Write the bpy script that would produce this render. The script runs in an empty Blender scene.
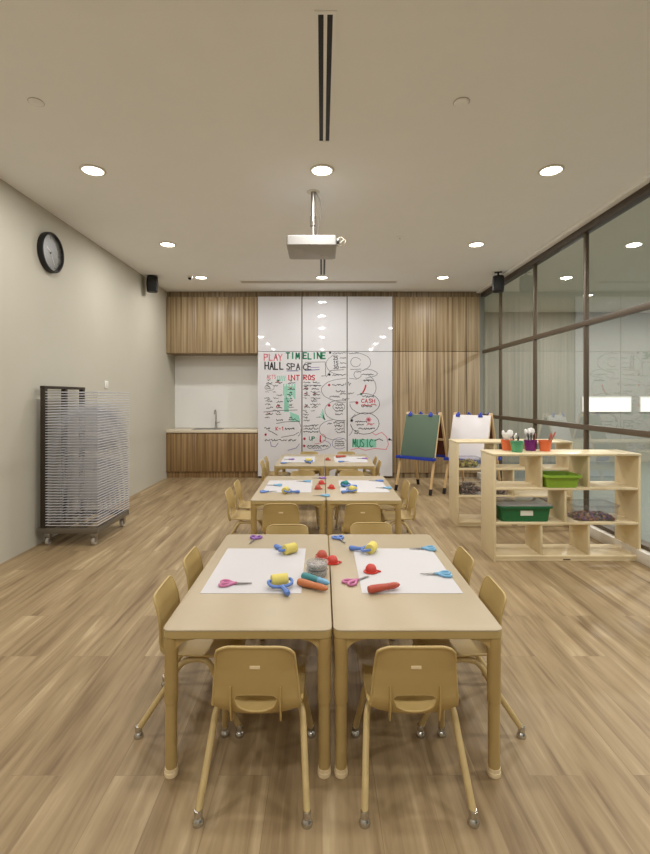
import bpy, bmesh, math, random
from mathutils import Vector, Matrix
random.seed(7)
S = bpy.context.scene
C = S.collection
PI = math.pi
F, HC = 480.0, 1.35          # focal length in pixels, eye height


# ------------------------------------------------------------------ materials
def lin(c):
    c /= 255.0
    return c / 12.92 if c <= 0.04045 else ((c + 0.055) / 1.055) ** 2.4


def rgb(r, g, b):
    return (lin(r), lin(g), lin(b), 1.0)


def new_mat(name):
    m = bpy.data.materials.new(name)
    m.use_nodes = True
    nt = m.node_tree
    return m, nt, nt.nodes['Principled BSDF']


def mat(name, col, rough=0.5, metal=0.0, vary=0.06, scale=30.0, bump=0.0, spec=0.5, alpha=1.0, trans=0.0):
    m, nt, b = new_mat(name)
    tc = nt.nodes.new('ShaderNodeTexCoord')
    nz = nt.nodes.new('ShaderNodeTexNoise')
    nz.inputs['Scale'].default_value = scale
    nz.inputs['Detail'].default_value = 4
    nt.links.new(tc.outputs['Object'], nz.inputs['Vector'])
    mx = nt.nodes.new('ShaderNodeMix')
    mx.data_type = 'RGBA'
    c = rgb(*col)
    mx.inputs[6].default_value = tuple(max(0, x * (1 - vary)) for x in c[:3]) + (1,)
    mx.inputs[7].default_value = tuple(min(1, x * (1 + vary)) for x in c[:3]) + (1,)
    nt.links.new(nz.outputs['Fac'], mx.inputs[0])
    nt.links.new(mx.outputs[2], b.inputs['Base Color'])
    b.inputs['Roughness'].default_value = rough
    b.inputs['Metallic'].default_value = metal
    b.inputs['Specular IOR Level'].default_value = spec
    b.inputs['Alpha'].default_value = alpha
    b.inputs['Transmission Weight'].default_value = trans
    if bump:
        bp = nt.nodes.new('ShaderNodeBump')
        bp.inputs['Strength'].default_value = bump
        bp.inputs['Distance'].default_value = 0.002
        nt.links.new(nz.outputs['Fac'], bp.inputs['Height'])
        nt.links.new(bp.outputs['Normal'], b.inputs['Normal'])
    return m


def ramp(nt, stops):
    r = nt.nodes.new('ShaderNodeValToRGB')
    e = r.color_ramp.elements
    while len(e) < len(stops):
        e.new(0.5)
    for k, (p, c) in enumerate(stops):
        e[k].position = p
        e[k].color = rgb(*c)
    return r


def wood_panel_mat(name, stops, rough=0.45, fx=26.0, fz=0.35):
    """vertical striped veneer"""
    m, nt, b = new_mat(name)
    tc = nt.nodes.new('ShaderNodeTexCoord')
    mp = nt.nodes.new('ShaderNodeMapping')
    mp.inputs['Scale'].default_value = (fx, fx, fz)
    nz = nt.nodes.new('ShaderNodeTexNoise')
    nz.inputs['Scale'].default_value = 1.0
    nz.inputs['Detail'].default_value = 5
    nz.inputs['Roughness'].default_value = 0.62
    nz.inputs['Distortion'].default_value = 0.25
    nt.links.new(tc.outputs['Object'], mp.inputs['Vector'])
    nt.links.new(mp.outputs['Vector'], nz.inputs['Vector'])
    r = ramp(nt, stops)
    nt.links.new(nz.outputs['Fac'], r.inputs['Fac'])
    nt.links.new(r.outputs['Color'], b.inputs['Base Color'])
    b.inputs['Roughness'].default_value = rough
    return m


def floor_mat():
    m, nt, b = new_mat('oak_plank_floor')
    L = nt.links.new
    tc = nt.nodes.new('ShaderNodeTexCoord')
    rot = nt.nodes.new('ShaderNodeMapping')
    rot.inputs['Rotation'].default_value = (0, 0, PI / 2)
    L(tc.outputs['Object'], rot.inputs['Vector'])
    br = nt.nodes.new('ShaderNodeTexBrick')
    br.offset = 0.37
    br.inputs['Color1'].default_value = (0, 0, 0, 1)
    br.inputs['Color2'].default_value = (1, 1, 1, 1)
    br.inputs['Mortar'].default_value = (0.5, 0.5, 0.5, 1)
    br.inputs['Scale'].default_value = 1.0
    br.inputs['Mortar Size'].default_value = 0.0012
    br.inputs['Mortar Smooth'].default_value = 0.2
    br.inputs['Brick Width'].default_value = 1.25
    br.inputs['Row Height'].default_value = 0.185
    L(rot.outputs['Vector'], br.inputs['Vector'])
    sep = nt.nodes.new('ShaderNodeSeparateColor')
    L(br.outputs['Color'], sep.inputs['Color'])
    wv = nt.nodes.new('ShaderNodeMath')
    wv.operation = 'MULTIPLY'
    wv.inputs[1].default_value = 9.0
    L(sep.outputs['Red'], wv.inputs[0])
    mp = nt.nodes.new('ShaderNodeMapping')
    mp.inputs['Scale'].default_value = (10.5, 0.7, 1)
    L(tc.outputs['Object'], mp.inputs['Vector'])
    nz = nt.nodes.new('ShaderNodeTexNoise')
    nz.noise_dimensions = '4D'
    nz.inputs['Scale'].default_value = 1.0
    nz.inputs['Detail'].default_value = 6
    nz.inputs['Roughness'].default_value = 0.6
    nz.inputs['Distortion'].default_value = 1.1
    L(mp.outputs['Vector'], nz.inputs['Vector'])
    L(wv.outputs[0], nz.inputs['W'])
    mp2 = nt.nodes.new('ShaderNodeMapping')
    mp2.inputs['Scale'].default_value = (48.0, 2.0, 1)
    L(tc.outputs['Object'], mp2.inputs['Vector'])
    n2 = nt.nodes.new('ShaderNodeTexNoise')
    n2.inputs['Scale'].default_value = 1.0
    n2.inputs['Detail'].default_value = 3
    L(mp2.outputs['Vector'], n2.inputs['Vector'])
    add = nt.nodes.new('ShaderNodeMath')
    add.operation = 'MULTIPLY_ADD'
    add.inputs[1].default_value = 0.22
    L(n2.outputs['Fac'], add.inputs[0])
    L(nz.outputs['Fac'], add.inputs[2])
    add2 = nt.nodes.new('ShaderNodeMath')
    add2.operation = 'MULTIPLY_ADD'
    add2.inputs[1].default_value = 0.03
    L(sep.outputs['Red'], add2.inputs[0])
    L(add.outputs[0], add2.inputs[2])
    r = ramp(nt, FLOOR_STOPS)
    L(add2.outputs[0], r.inputs['Fac'])
    mx = nt.nodes.new('ShaderNodeMix')
    mx.data_type = 'RGBA'
    mx.inputs[7].default_value = rgb(92, 70, 48)
    mm = nt.nodes.new('ShaderNodeMath')
    mm.operation = 'MULTIPLY'
    mm.inputs[1].default_value = 0.28
    L(br.outputs['Fac'], mm.inputs[0])
    L(mm.outputs[0], mx.inputs[0])
    L(r.outputs['Color'], mx.inputs[6])
    L(mx.outputs[2], b.inputs['Base Color'])
    b.inputs['Roughness'].default_value = 0.5
    b.inputs['Specular IOR Level'].default_value = 0.35
    return m


def glass_mat(name, tint, base=0.04, film=0.0):
    """thin pane: clear with a Schlick reflection, same from both sides"""
    m, nt, b = new_mat(name)
    nt.nodes.remove(b)
    out = nt.nodes['Material Output']
    L = nt.links.new
    g = nt.nodes.new('ShaderNodeNewGeometry')
    dot = nt.nodes.new('ShaderNodeVectorMath')
    dot.operation = 'DOT_PRODUCT'
    L(g.outputs['Incoming'], dot.inputs[0])
    L(g.outputs['Normal'], dot.inputs[1])
    ab = nt.nodes.new('ShaderNodeMath')
    ab.operation = 'ABSOLUTE'
    L(dot.outputs['Value'], ab.inputs[0])
    su = nt.nodes.new('ShaderNodeMath')
    su.operation = 'SUBTRACT'
    su.inputs[0].default_value = 1.0
    L(ab.outputs[0], su.inputs[1])
    pw = nt.nodes.new('ShaderNodeMath')
    pw.operation = 'POWER'
    pw.inputs[1].default_value = 5.0
    L(su.outputs[0], pw.inputs[0])
    ma = nt.nodes.new('ShaderNodeMath')
    ma.operation = 'MULTIPLY_ADD'
    ma.inputs[1].default_value = 1 - base
    ma.inputs[2].default_value = base
    L(pw.outputs[0], ma.inputs[0])
    tr = nt.nodes.new('ShaderNodeBsdfTransparent')
    tr.inputs['Color'].default_value = tint
    gl = nt.nodes.new('ShaderNodeBsdfGlossy')
    gl.inputs['Roughness'].default_value = 0.01
    gl.inputs['Color'].default_value = (0.95, 0.97, 0.95, 1)
    mix = nt.nodes.new('ShaderNodeMixShader')
    L(ma.outputs[0], mix.inputs[0])
    L(tr.outputs[0], mix.inputs[1])
    L(gl.outputs[0], mix.inputs[2])
    last = mix
    if film:
        df = nt.nodes.new('ShaderNodeBsdfDiffuse')
        df.inputs['Color'].default_value = (0.75, 0.75, 0.74, 1)
        mf = nt.nodes.new('ShaderNodeMixShader')
        mf.inputs[0].default_value = film
        L(mix.outputs[0], mf.inputs[1])
        L(df.outputs[0], mf.inputs[2])
        last = mf
    L(last.outputs[0], out.inputs['Surface'])
    return m


def emit_mat(name, col, strength):
    m, nt, b = new_mat(name)
    b.inputs['Base Color'].default_value = rgb(*col)
    b.inputs['Emission Color'].default_value = rgb(*col)
    b.inputs['Emission Strength'].default_value = strength
    return m


def speckle_mat(name, cols, scale, rough=0.5):
    m, nt, b = new_mat(name)
    tc = nt.nodes.new('ShaderNodeTexCoord')
    vo = nt.nodes.new('ShaderNodeTexVoronoi')
    vo.inputs['Scale'].default_value = scale
    nt.links.new(tc.outputs['Object'], vo.inputs['Vector'])
    sp = nt.nodes.new('ShaderNodeSeparateColor')
    nt.links.new(vo.outputs['Color'], sp.inputs['Color'])
    r = ramp(nt, [(k / len(cols), c) for k, c in enumerate(cols)])
    r.color_ramp.interpolation = 'CONSTANT'
    nt.links.new(sp.outputs['Red'], r.inputs['Fac'])
    nt.links.new(r.outputs['Color'], b.inputs['Base Color'])
    b.inputs['Roughness'].default_value = rough
    return m


FLOOR_STOPS = [(0.40, (108, 86, 61)), (0.51, (134, 112, 82)), (0.61, (152, 130, 97)), (0.71, (164, 142, 108)), (0.84, (190, 170, 135))]
M = {}
M['floor'] = floor_mat()
M['wall'] = mat('cream_wall_paint', (190, 185, 170), 0.7, vary=0.02, scale=6, bump=0.03, spec=0.2)
M['ceiling'] = mat('beige_ceiling_paint', (246, 246, 245), 0.8, vary=0.02, scale=4, spec=0.2)
M['niche'] = mat('white_splashback_panel', (236, 235, 232), 0.35, vary=0.01, scale=5)
WS = [(0.32, (92, 72, 48)), (0.44, (142, 119, 87)), (0.56, (168, 147, 114)), (0.70, (192, 171, 137))]
M['veneer'] = wood_panel_mat('striped_wood_veneer', WS)
M['veneer_dark'] = wood_panel_mat('striped_wood_veneer_darkened', [(p, tuple(int(v * 0.86) for v in c)) for p, c in WS])  # darkened veneer copy; puts recess shade into the ceiling band's colour
M['veneer_base'] = wood_panel_mat('striped_wood_veneer_base', [(p, (int(c[0] * .90), int(c[1] * .83), int(c[2] * .72))) for p, c in WS])
M['gap'] = mat('dark_brown_seam', (84, 66, 48), 0.6)
M['whiteboard'] = mat('glossy_whiteboard', (219, 218, 222), 0.025, vary=0.01, scale=3, spec=0.6)
M['stone'] = mat('cream_solid_surface', (226, 214, 190), 0.35, vary=0.04, scale=60)
M['chrome'] = mat('brushed_chrome', (200, 198, 195), 0.22, 1.0, vary=0.03)
M['steel'] = mat('brushed_steel', (165, 162, 158), 0.35, 1.0, vary=0.05)
M['bronze'] = mat('bronze_anodised_frame', (96, 83, 68), 0.42, 0.35, vary=0.05)
M['bronze_dark'] = mat('dark_bronze_head_rail', (72, 60, 48), 0.5, 0.3, vary=0.05)
M['glass'] = glass_mat('grey_green_pane', (0.95, 0.955, 0.94, 1), 0.08)
M['white_kerb'] = mat('white_painted_kerb', (222, 216, 204), 0.5, vary=0.02)
M['hall_wall'] = mat('grey_hall_wall', (142, 142, 132), 0.7, vary=0.03, scale=3)
M['hall_floor'] = mat('grey_hall_floor', (96, 106, 104), 0.4, vary=0.05, scale=8)
M['hall_ceiling'] = mat('grey_hall_ceiling', (222, 216, 198), 0.8, vary=0.02)
M['lit_window'] = emit_mat('lit_hall_window', (236, 238, 235), 0.42)
M['black'] = mat('black_plastic', (12, 12, 12), 0.55, vary=0.1)
M['slot_black'] = mat('black_slot_shade_and_grille', (12, 10, 8), 0.5)  # flat black holds the shade of recessed air slots; also the speaker grille
M['slot_grey'] = mat('grey_slot_blade', (150, 139, 124), 0.5)
M['white_metal'] = mat('white_powder_coat', (224, 218, 206), 0.45, vary=0.02)
M['white_plastic'] = mat('white_plastic', (232, 230, 226), 0.35, vary=0.015)
M['grey_plastic'] = mat('grey_vent_plastic', (176, 170, 160), 0.5, vary=0.05)
M['lamp'] = emit_mat('lamp_lens', (255, 246, 230), 9.0)
M['laminate'] = mat('maple_laminate_top', (177, 161, 133), 0.42, vary=0.035, scale=14)
M['table_edge'] = mat('tan_table_edge', (186, 163, 110), 0.45, vary=0.03)
M['table_leg'] = mat('tan_table_leg', (182, 156, 102), 0.42, vary=0.03)
M['chair'] = mat('sand_chair_plastic', (186, 160, 104), 0.42, vary=0.03, scale=40)
M['chair_tube'] = mat('sand_chair_tube', (198, 174, 122), 0.35, vary=0.03)
M['plate'] = mat('pale_chair_plate', (238, 218, 178), 0.3)
M['paper'] = mat('white_drawing_paper', (201, 198, 199), 0.8, vary=0.008, scale=8, spec=0.2)
M['maple'] = mat('pale_birch_ply', (223, 206, 168), 0.42, vary=0.06, scale=9)
M['maple_edge'] = mat('pale_birch_edge', (229, 211, 173), 0.42, vary=0.03)
M['pine'] = mat('pale_pine_easel_wood', (216, 184, 136), 0.45, vary=0.08, scale=20)
M['chalk'] = mat('green_chalkboard', (90, 110, 92), 0.75, vary=0.05, scale=5)
M['easel_white'] = mat('white_dry_erase_face', (232, 228, 230), 0.3, vary=0.01)
M['maroon'] = mat('dark_maroon_panel_edge', (92, 44, 36), 0.6)
M['blue'] = mat('royal_blue_plastic', (36, 62, 172), 0.4, vary=0.05)
M['blue_soft'] = mat('soft_blue_plastic', (92, 126, 196), 0.4, vary=0.05)
M['sky_blue'] = mat('sky_blue_plastic', (112, 166, 200), 0.4, vary=0.05)
M['teal'] = mat('teal_plastic', (60, 132, 138), 0.45, vary=0.05)
M['pink'] = mat('pink_plastic', (192, 112, 152), 0.4, vary=0.05)
M['purple'] = mat('purple_plastic', (140, 92, 168), 0.4, vary=0.05)
M['cup_purple'] = mat('deep_purple_cup', (112, 20, 112), 0.4, vary=0.05)
M['cup_green'] = mat('sea_green_cup', (84, 158, 116), 0.4, vary=0.05)
M['cup_orange'] = mat('orange_cup', (222, 108, 62), 0.4, vary=0.05)
M['red'] = mat('red_plastic', (196, 58, 46), 0.4, vary=0.05)
M['brick_red'] = mat('brick_red_plastic', (178, 76, 58), 0.45, vary=0.05)
M['orange'] = mat('burnt_orange_plastic', (188, 112, 66), 0.45, vary=0.05)
M['foam'] = mat('yellow_foam', (220, 204, 112), 0.9, vary=0.08, scale=220, bump=0.4)
M['foam_teal'] = mat('teal_foam', (46, 132, 128), 0.9, vary=0.12, scale=220, bump=0.4)
M['lime'] = mat('lime_green_bin', (142, 178, 56), 0.4, vary=0.04)
M['green'] = mat('dark_green_bin', (30, 102, 58), 0.4, vary=0.05)
M['clear'] = glass_mat('clear_plastic', (0.95, 0.95, 0.96, 1), 0.04, film=0.025)
M['cover'] = glass_mat('clock_cover_glass', (0.97, 0.97, 0.97, 1), 0.04)
M['clear_lid'] = glass_mat('smoky_clear_lid', (0.80, 0.80, 0.78, 1), 0.08, film=0.25)
M['tub'] = glass_mat('frosty_tub_plastic', (0.9, 0.9, 0.9, 1), 0.05, film=0.22)
M['label'] = mat('white_label', (226, 224, 210), 0.6, vary=0.02)
M['bits'] = speckle_mat('mixed_blocks', [(96, 70, 92), (150, 100, 70), (60, 52, 60), (176, 140, 110), (120, 90, 140), (84, 60, 50)], 60)
M['bits_dark'] = speckle_mat('dark_small_pieces', [(50, 46, 48), (110, 84, 78), (150, 120, 110), (70, 60, 70)], 70)
M['bits_yellow'] = speckle_mat('green_and_yellow_pieces', [(180, 176, 70), (120, 130, 70), (210, 190, 120), (140, 120, 90)], 55)
M['glitter'] = speckle_mat('grey_speckled_glitter', [(120, 110, 104), (166, 158, 152), (88, 78, 76), (196, 188, 180)], 260)
M['rack_frame'] = mat('dark_bronze_rack_steel', (62, 54, 45), 0.45, 0.5, vary=0.08)
M['rack_base'] = mat('grey_bronze_rack_base', (120, 112, 101), 0.4, 0.5, vary=0.08)
M['wire'] = mat('white_coated_wire', (198, 197, 202), 0.4, 0.15, vary=0.03)
M['rubber'] = mat('pale_rubber_wheel', (176, 168, 156), 0.6)
M['clock_face'] = mat('grey_clock_face', (132, 134, 134), 0.35, vary=0.02)
M['projector'] = mat('satin_white_projector_shell', (165, 162, 158), 0.5, vary=0.015)
M['cable'] = mat('white_cable', (214, 206, 190), 0.5)
M['ink_black'] = mat('black_marker_ink', (44, 44, 52), 0.5)
M['ink_grey'] = mat('grey_marker_ink', (104, 102, 110), 0.5)
M['ink_red'] = mat('red_marker_ink', (204, 44, 62), 0.5)
M['ink_pink'] = mat('pink_marker_ink', (222, 112, 128), 0.5)
M['ink_green'] = mat('green_marker_ink', (20, 132, 96), 0.5)
M['ink_mint'] = mat('pale_mint_marker_ink', (138, 204, 182), 0.5)
M['ink_violet'] = mat('violet_marker_ink', (120, 112, 168), 0.5)
M['pen_brown'] = mat('brown_pencil_wood', (150, 92, 62), 0.5)
M['pen_dark'] = mat('dark_navy_pen', (38, 38, 60), 0.4)


# ------------------------------------------------------------------ mesh helpers
def add_box(bm, c, s, bevel=0.0, rot=None):
    mtx = Matrix.Translation(Vector(c))
    if rot is not None:
        mtx = mtx @ rot
    mtx = mtx @ Matrix.Diagonal((s[0], s[1], s[2], 1))
    r = bmesh.ops.create_cube(bm, size=1.0, matrix=mtx)
    if bevel:
        es = list({e for v in r['verts'] for e in v.link_edges})
        bmesh.ops.bevel(bm, geom=es, offset=bevel, segments=2, profile=0.5, affect='EDGES', clamp_overlap=True)


def box2(bm, a, b, bevel=0.0):
    add_box(bm, [(a[i] + b[i]) / 2 for i in range(3)], [abs(b[i] - a[i]) for i in range(3)], bevel)


def ring_bridge(bm, rings, cap=(True, True), closed=True):
    n = len(rings[0])
    for a, b in zip(rings, rings[1:]):
        for k in range(n if closed else n - 1):
            j = (k + 1) % n
            try:
                bm.faces.new((a[k], a[j], b[j], b[k]))
            except ValueError:
                pass
    if cap[0]:
        bm.faces.new(list(reversed(rings[0])))
    if cap[1]:
        bm.faces.new(rings[-1])


def add_lathe(bm, prof, seg=24, mtx=None, sx=1.0, sy=1.0, ring=False):
    """profile [(r, z)] turned about z"""
    mtx = mtx or Matrix.Identity(4)
    rings = []
    for r, z in prof:
        r = max(r, 1e-4)
        rings.append([bm.verts.new(mtx @ Vector((r * math.cos(2 * PI * k / seg) * sx, r * math.sin(2 * PI * k / seg) * sy, z))) for k in range(seg)])
    if ring:
        ring_bridge(bm, rings + [rings[0]], (False, False))
    else:
        ring_bridge(bm, rings)


def frame_z(d):
    d = Vector(d).normalized()
    return d.to_track_quat('Z', 'Y').to_matrix().to_4x4()


def add_cyl(bm, p0, p1, r0, r1=None, seg=14):
    p0, p1 = Vector(p0), Vector(p1)
    r1 = r0 if r1 is None else r1
    add_lathe(bm, [(r0, 0), (r1, (p1 - p0).length)], seg, Matrix.Translation(p0) @ frame_z(p1 - p0))


def smooth_path(pts, n=6, closed=False):
    pts = [Vector(p) for p in pts]
    out = []
    m = len(pts)
    rng = range(m) if closed else range(m - 1)
    for i in rng:
        if closed:
            a, b, c, d = pts[(i - 1) % m], pts[i], pts[(i + 1) % m], pts[(i + 2) % m]
        else:
            a, b, c, d = pts[max(i - 1, 0)], pts[i], pts[i + 1], pts[min(i + 2, m - 1)]
        for k in range(n):
            t = k / n
            out.append(0.5 * ((2 * b) + (c - a) * t + (2 * a - 5 * b + 4 * c - d) * t * t + (3 * b - a - 3 * c + d) * t ** 3))
    if not closed:
        out.append(pts[-1])
    return out


def add_tube(bm, pts, r, seg=10, closed=False):
    pts = [Vector(p) for p in pts]
    n = len(pts)
    rings = []
    nrm = None
    for i, p in enumerate(pts):
        if closed:
            t = pts[(i + 1) % n] - pts[(i - 1) % n]
        else:
            t = pts[min(i + 1, n - 1)] - pts[max(i - 1, 0)]
        t.normalize()
        if nrm is None:
            ref = Vector((0, 0, 1)) if abs(t.z) < 0.9 else Vector((1, 0, 0))
            nrm = t.cross(ref).normalized()
        else:
            nrm = (nrm - t * nrm.dot(t)).normalized()
        bn = t.cross(nrm)
        rr = r[i] if isinstance(r, (list, tuple)) else r
        rings.append([bm.verts.new(p + (nrm * math.cos(2 * PI * k / seg) + bn * math.sin(2 * PI * k / seg)) * rr) for k in range(seg)])
    if closed:
        rings.append(rings[0])
        ring_bridge(bm, rings, (False, False))
    else:
        ring_bridge(bm, rings)


def rrect(w, d, r, n=5, cx=0, cy=0):
    out = []
    for qx, qy, a0 in ((1, 1, 0), (-1, 1, 90), (-1, -1, 180), (1, -1, 270)):
        for k in range(n + 1):
            a = math.radians(a0 + 90 * k / n)
            out.append((cx + qx * (w / 2 - r) + r * math.cos(a), cy + qy * (d / 2 - r) + r * math.sin(a)))
    return out


def add_loft(bm, secs, cap=(True, True)):
    """secs: list of (outline2d, z)"""
    rings = [[bm.verts.new((x, y, z)) for x, y in o] for o, z in secs]
    ring_bridge(bm, rings, cap)


def add_prism(bm, outline, axis, a, b):
    """2-D outline extruded along axis 'x','y' or 'z' from a to b"""
    def P(u, v, w):
        return {'x': (w, u, v), 'y': (u, w, v), 'z': (u, v, w)}[axis]
    ra = [bm.verts.new(P(u, v, a)) for u, v in outline]
    rb = [bm.verts.new(P(u, v, b)) for u, v in outline]
    ring_bridge(bm, [ra, rb])


# ------------------------------------------------------------------ object helpers
def obj(name, bm, m, parent=None, loc=(0, 0, 0), rz=0.0, smooth=35, recalc=True):
    if recalc:
        bmesh.ops.recalc_face_normals(bm, faces=bm.faces)
    me = bpy.data.meshes.new(name)
    bm.to_mesh(me)
    bm.free()
    if smooth:
        vv = me.vertices
        for p in me.polygons:
            ids = list(p.vertices)
            short = min((vv[ids[k]].co - vv[ids[k - 1]].co).length for k in range(len(ids)))
            p.use_smooth = short < .03          # broad flat faces stay flat
        me.set_sharp_from_angle(angle=math.radians(smooth))
    me.materials.append(M[m] if isinstance(m, str) else m)
    o = bpy.data.objects.new(name, me)
    C.objects.link(o)
    o.location = loc
    o.rotation_euler = (0, 0, rz)
    if parent:
        o.parent = parent
    return o


def thing(name, label, cat, loc=(0, 0, 0), rz=0.0, group=None):
    o = bpy.data.objects.new(name, None)
    o.empty_display_size = 0.1
    C.objects.link(o)
    o.location = loc
    o.rotation_euler = (0, 0, rz)
    return tag(o, label, cat, group)


def tag(o, label, cat, group=None):
    o['label'] = label
    o['category'] = cat
    if group:
        o['group'] = group
    return o


def struct(name, bm, m, parent=None, smooth=30):
    o = obj(name, bm, m, parent, smooth=smooth)
    if not parent:
        o['kind'] = 'structure'
    return o


KIDS = {}


def copy_tree(src, parent=None):
    c = src.copy()
    C.objects.link(c)
    c.parent = parent
    for ch in [o for o in src.children]:
        copy_tree(ch, c)
    return c


def put(src, used, label, loc, rz=0.0, group=None):
    """first use moves the source itself, later uses copy it with its parts"""
    o = copy_tree(src) if src.name in used else src
    used.add(src.name)
    o.location = loc
    o.rotation_euler = (0, 0, rz)
    o['label'] = label
    if group:
        o['group'] = group
    return o


USED = set()
BM = bmesh.new

# ------------------------------------------------------------------ room
XL, XR, YB, YF, ZC = -2.6, 2.64, 8.0, -3.2, 3.115
XG = 2.69
b = BM(); box2(b, (XL - .1, YF - .1, -.1), (XG + .06, 8.6, 0)); struct('floor', b, 'floor')
b = BM(); box2(b, (XL - .1, YF - .1, ZC), (XG + .06, 8.6, ZC + .1)); struct('ceiling', b, 'ceiling')
b = BM(); box2(b, (XL - .1, YF - .1, 0), (XL, 8.6, ZC)); struct('wall_left', b, 'wall')
b = BM(); box2(b, (XL, YF - .1, 0), (XG + .06, YF, ZC)); struct('wall_front', b, 'wall')
b = BM(); box2(b, (XL, 8.5, 0), (XG + .06, 8.6, ZC)); struct('wall_back', b, 'wall')
b = BM(); box2(b, (2.58, YF, ZC - .032), (2.76, 8.02, ZC - .001)); struct('trim_1', b, 'ceiling')
b = BM(); box2(b, (2.585, YF, 0.0), (2.78, 8.02, .10), .008); struct('baseboard_right', b, 'white_kerb')
# wooden band under the ceiling, behind the cabinet fronts; recess shade is in its darker veneer
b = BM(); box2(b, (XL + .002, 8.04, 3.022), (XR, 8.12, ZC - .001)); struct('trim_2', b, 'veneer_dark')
# plain wall panels right of the board
b = BM(); box2(b, (1.178, 8.0, 2.112), (XR - .01, 8.12, 3.018), .002); struct('trim_3', b, 'veneer')
b = BM(); box2(b, (1.178, 8.0, .085), (XR - .01, 8.12, 2.104), .002); struct('trim_4', b, 'veneer')
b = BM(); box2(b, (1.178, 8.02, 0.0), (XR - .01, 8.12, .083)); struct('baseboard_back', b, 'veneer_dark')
b = BM(); box2(b, (1.178, 8.03, 2.103), (XR - .01, 8.11, 2.113)); struct('trim_5', b, 'gap')
# backing behind the sliding boards
b = BM(); box2(b, (-1.062, 8.0, .01), (1.172, 8.1, 3.02)); struct('trim_6', b, 'gap')
b = BM(); box2(b, (-1.062, 8.1, .01), (-1.03, 8.5, 3.02)); struct('trim_7', b, 'niche')
# splashback in the sink niche
b = BM(); box2(b, (XL + .001, 8.478, .805), (-1.063, 8.5, 2.08)); struct('trim_8', b, 'niche')

# --- glass partition on the right, one window with its frame, rails and panes
win = bpy.data.objects.new('window_1', None); C.objects.link(win); win['kind'] = 'structure'
b = BM(); box2(b, (2.645, YF, ZC - .098), (2.735, 8.0, ZC - .033), .003); obj('head_rail', b, 'bronze_dark', win)
b = BM(); box2(b, (2.64, YF, .10), (2.74, 8.0, .135), .003); obj('sill_rail', b, 'bronze', win)
posts = [7.23 - 1.172 * k for k in range(0, 9)]
for y in posts:
    b = BM(); box2(b, (2.670, y - .019, .135), (2.710, y + .019, ZC - .098), .003); obj('mullion', b, 'bronze', win)
for z in (1.043, 2.10):
    b = BM(); box2(b, (2.666, YF, z - .027), (2.714, 7.99, z + .027), .003); obj('transom', b, 'bronze', win)
ys = [8.015] + posts
for a, c in zip(ys, ys[1:]):
    for z0, z1 in ((.135, 1.016), (1.070, 2.073), (2.127, ZC - .098)):
        b = BM(); box2(b, (XG - .002, c + .019, z0), (XG + .002, a - .019, z1)); obj('glass_pane', b, 'glass', win, smooth=0)

# --- hall beyond the glass
b = BM(); box2(b, (XG + .06, YF - .1, -.1), (9.0, 10.1, 0)); struct('floor_hall', b, 'hall_floor')
b = BM(); box2(b, (XG + .06, YF - .1, ZC), (9.0, 10.1, ZC + .1)); struct('ceiling_hall', b, 'hall_ceiling')
b = BM(); box2(b, (8.9, YF - .1, 0), (9.0, 10.1, ZC)); struct('wall_hall', b, 'hall_wall')
b = BM(); box2(b, (2.65, 10.0, 0), (8.9, 10.1, ZC)); struct('wall_far', b, 'hall_wall')
b = BM(); box2(b, (2.65, 8.12, 0), (2.75, 10.0, ZC)); struct('wall_side', b, 'hall_wall')
b = BM(); box2(b, (XG + .06, YF - .1, 0), (8.9, YF, ZC)); struct('wall_rear', b, 'hall_wall')
for n, (x0, x1) in enumerate(((5.42, 6.42), (6.62, 8.2))):
    w = bpy.data.objects.new('window_%d' % (n + 2), None); C.objects.link(w); w['kind'] = 'structure'
    b = BM(); box2(b, (x0, 9.985, 1.05), (x1, 9.995, 1.35)); obj('glass_pane', b, 'lit_window', w)
    b = BM()
    for p, q in (((x0 - .012, 1.038), (x1 + .012, 1.05)), ((x0 - .012, 1.35), (x1 + .012, 1.362)), ((x0 - .012, 1.05), (x0, 1.35)), ((x1, 1.05), (x1 + .012, 1.35))):
        box2(b, (p[0], 9.97, p[1]), (q[0], 10.0, q[1]))
    obj('window_frame', b, 'white_metal', w)

# ------------------------------------------------------------------ ceiling fittings
LAMP_W, HALL_FILL_W = 13.0, 68.0


def downlight(x, y, label, group=None, power=LAMP_W, z=ZC):
    t = thing('downlight', label, 'ceiling light', (x, y, z), 0, group)
    b = BM(); add_lathe(b, [(.076, -.001), (.094, -.001), (.096, -.004), (.092, -.009), (.078, -.011), (.076, -.006)], 32, ring=True); obj('trim_ring', b, 'white_metal', t)
    b = BM(); add_lathe(b, [(.0755, -.002), (.0755, -.006), (.05, -.007), (.0, -.0075)], 32); obj('lens', b, 'lamp', t)
    ld = bpy.data.lights.new('downlight_beam', 'AREA')
    ld.shape = 'DISK'; ld.size = .14; ld.energy = power; ld.color = (1.0, .988, .968)
    ld.spread = math.radians(180)
    lo = bpy.data.objects.new('downlight_beam', ld); C.objects.link(lo)
    lo.parent = t; lo.location = (0, 0, -.013)
    return t


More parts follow.
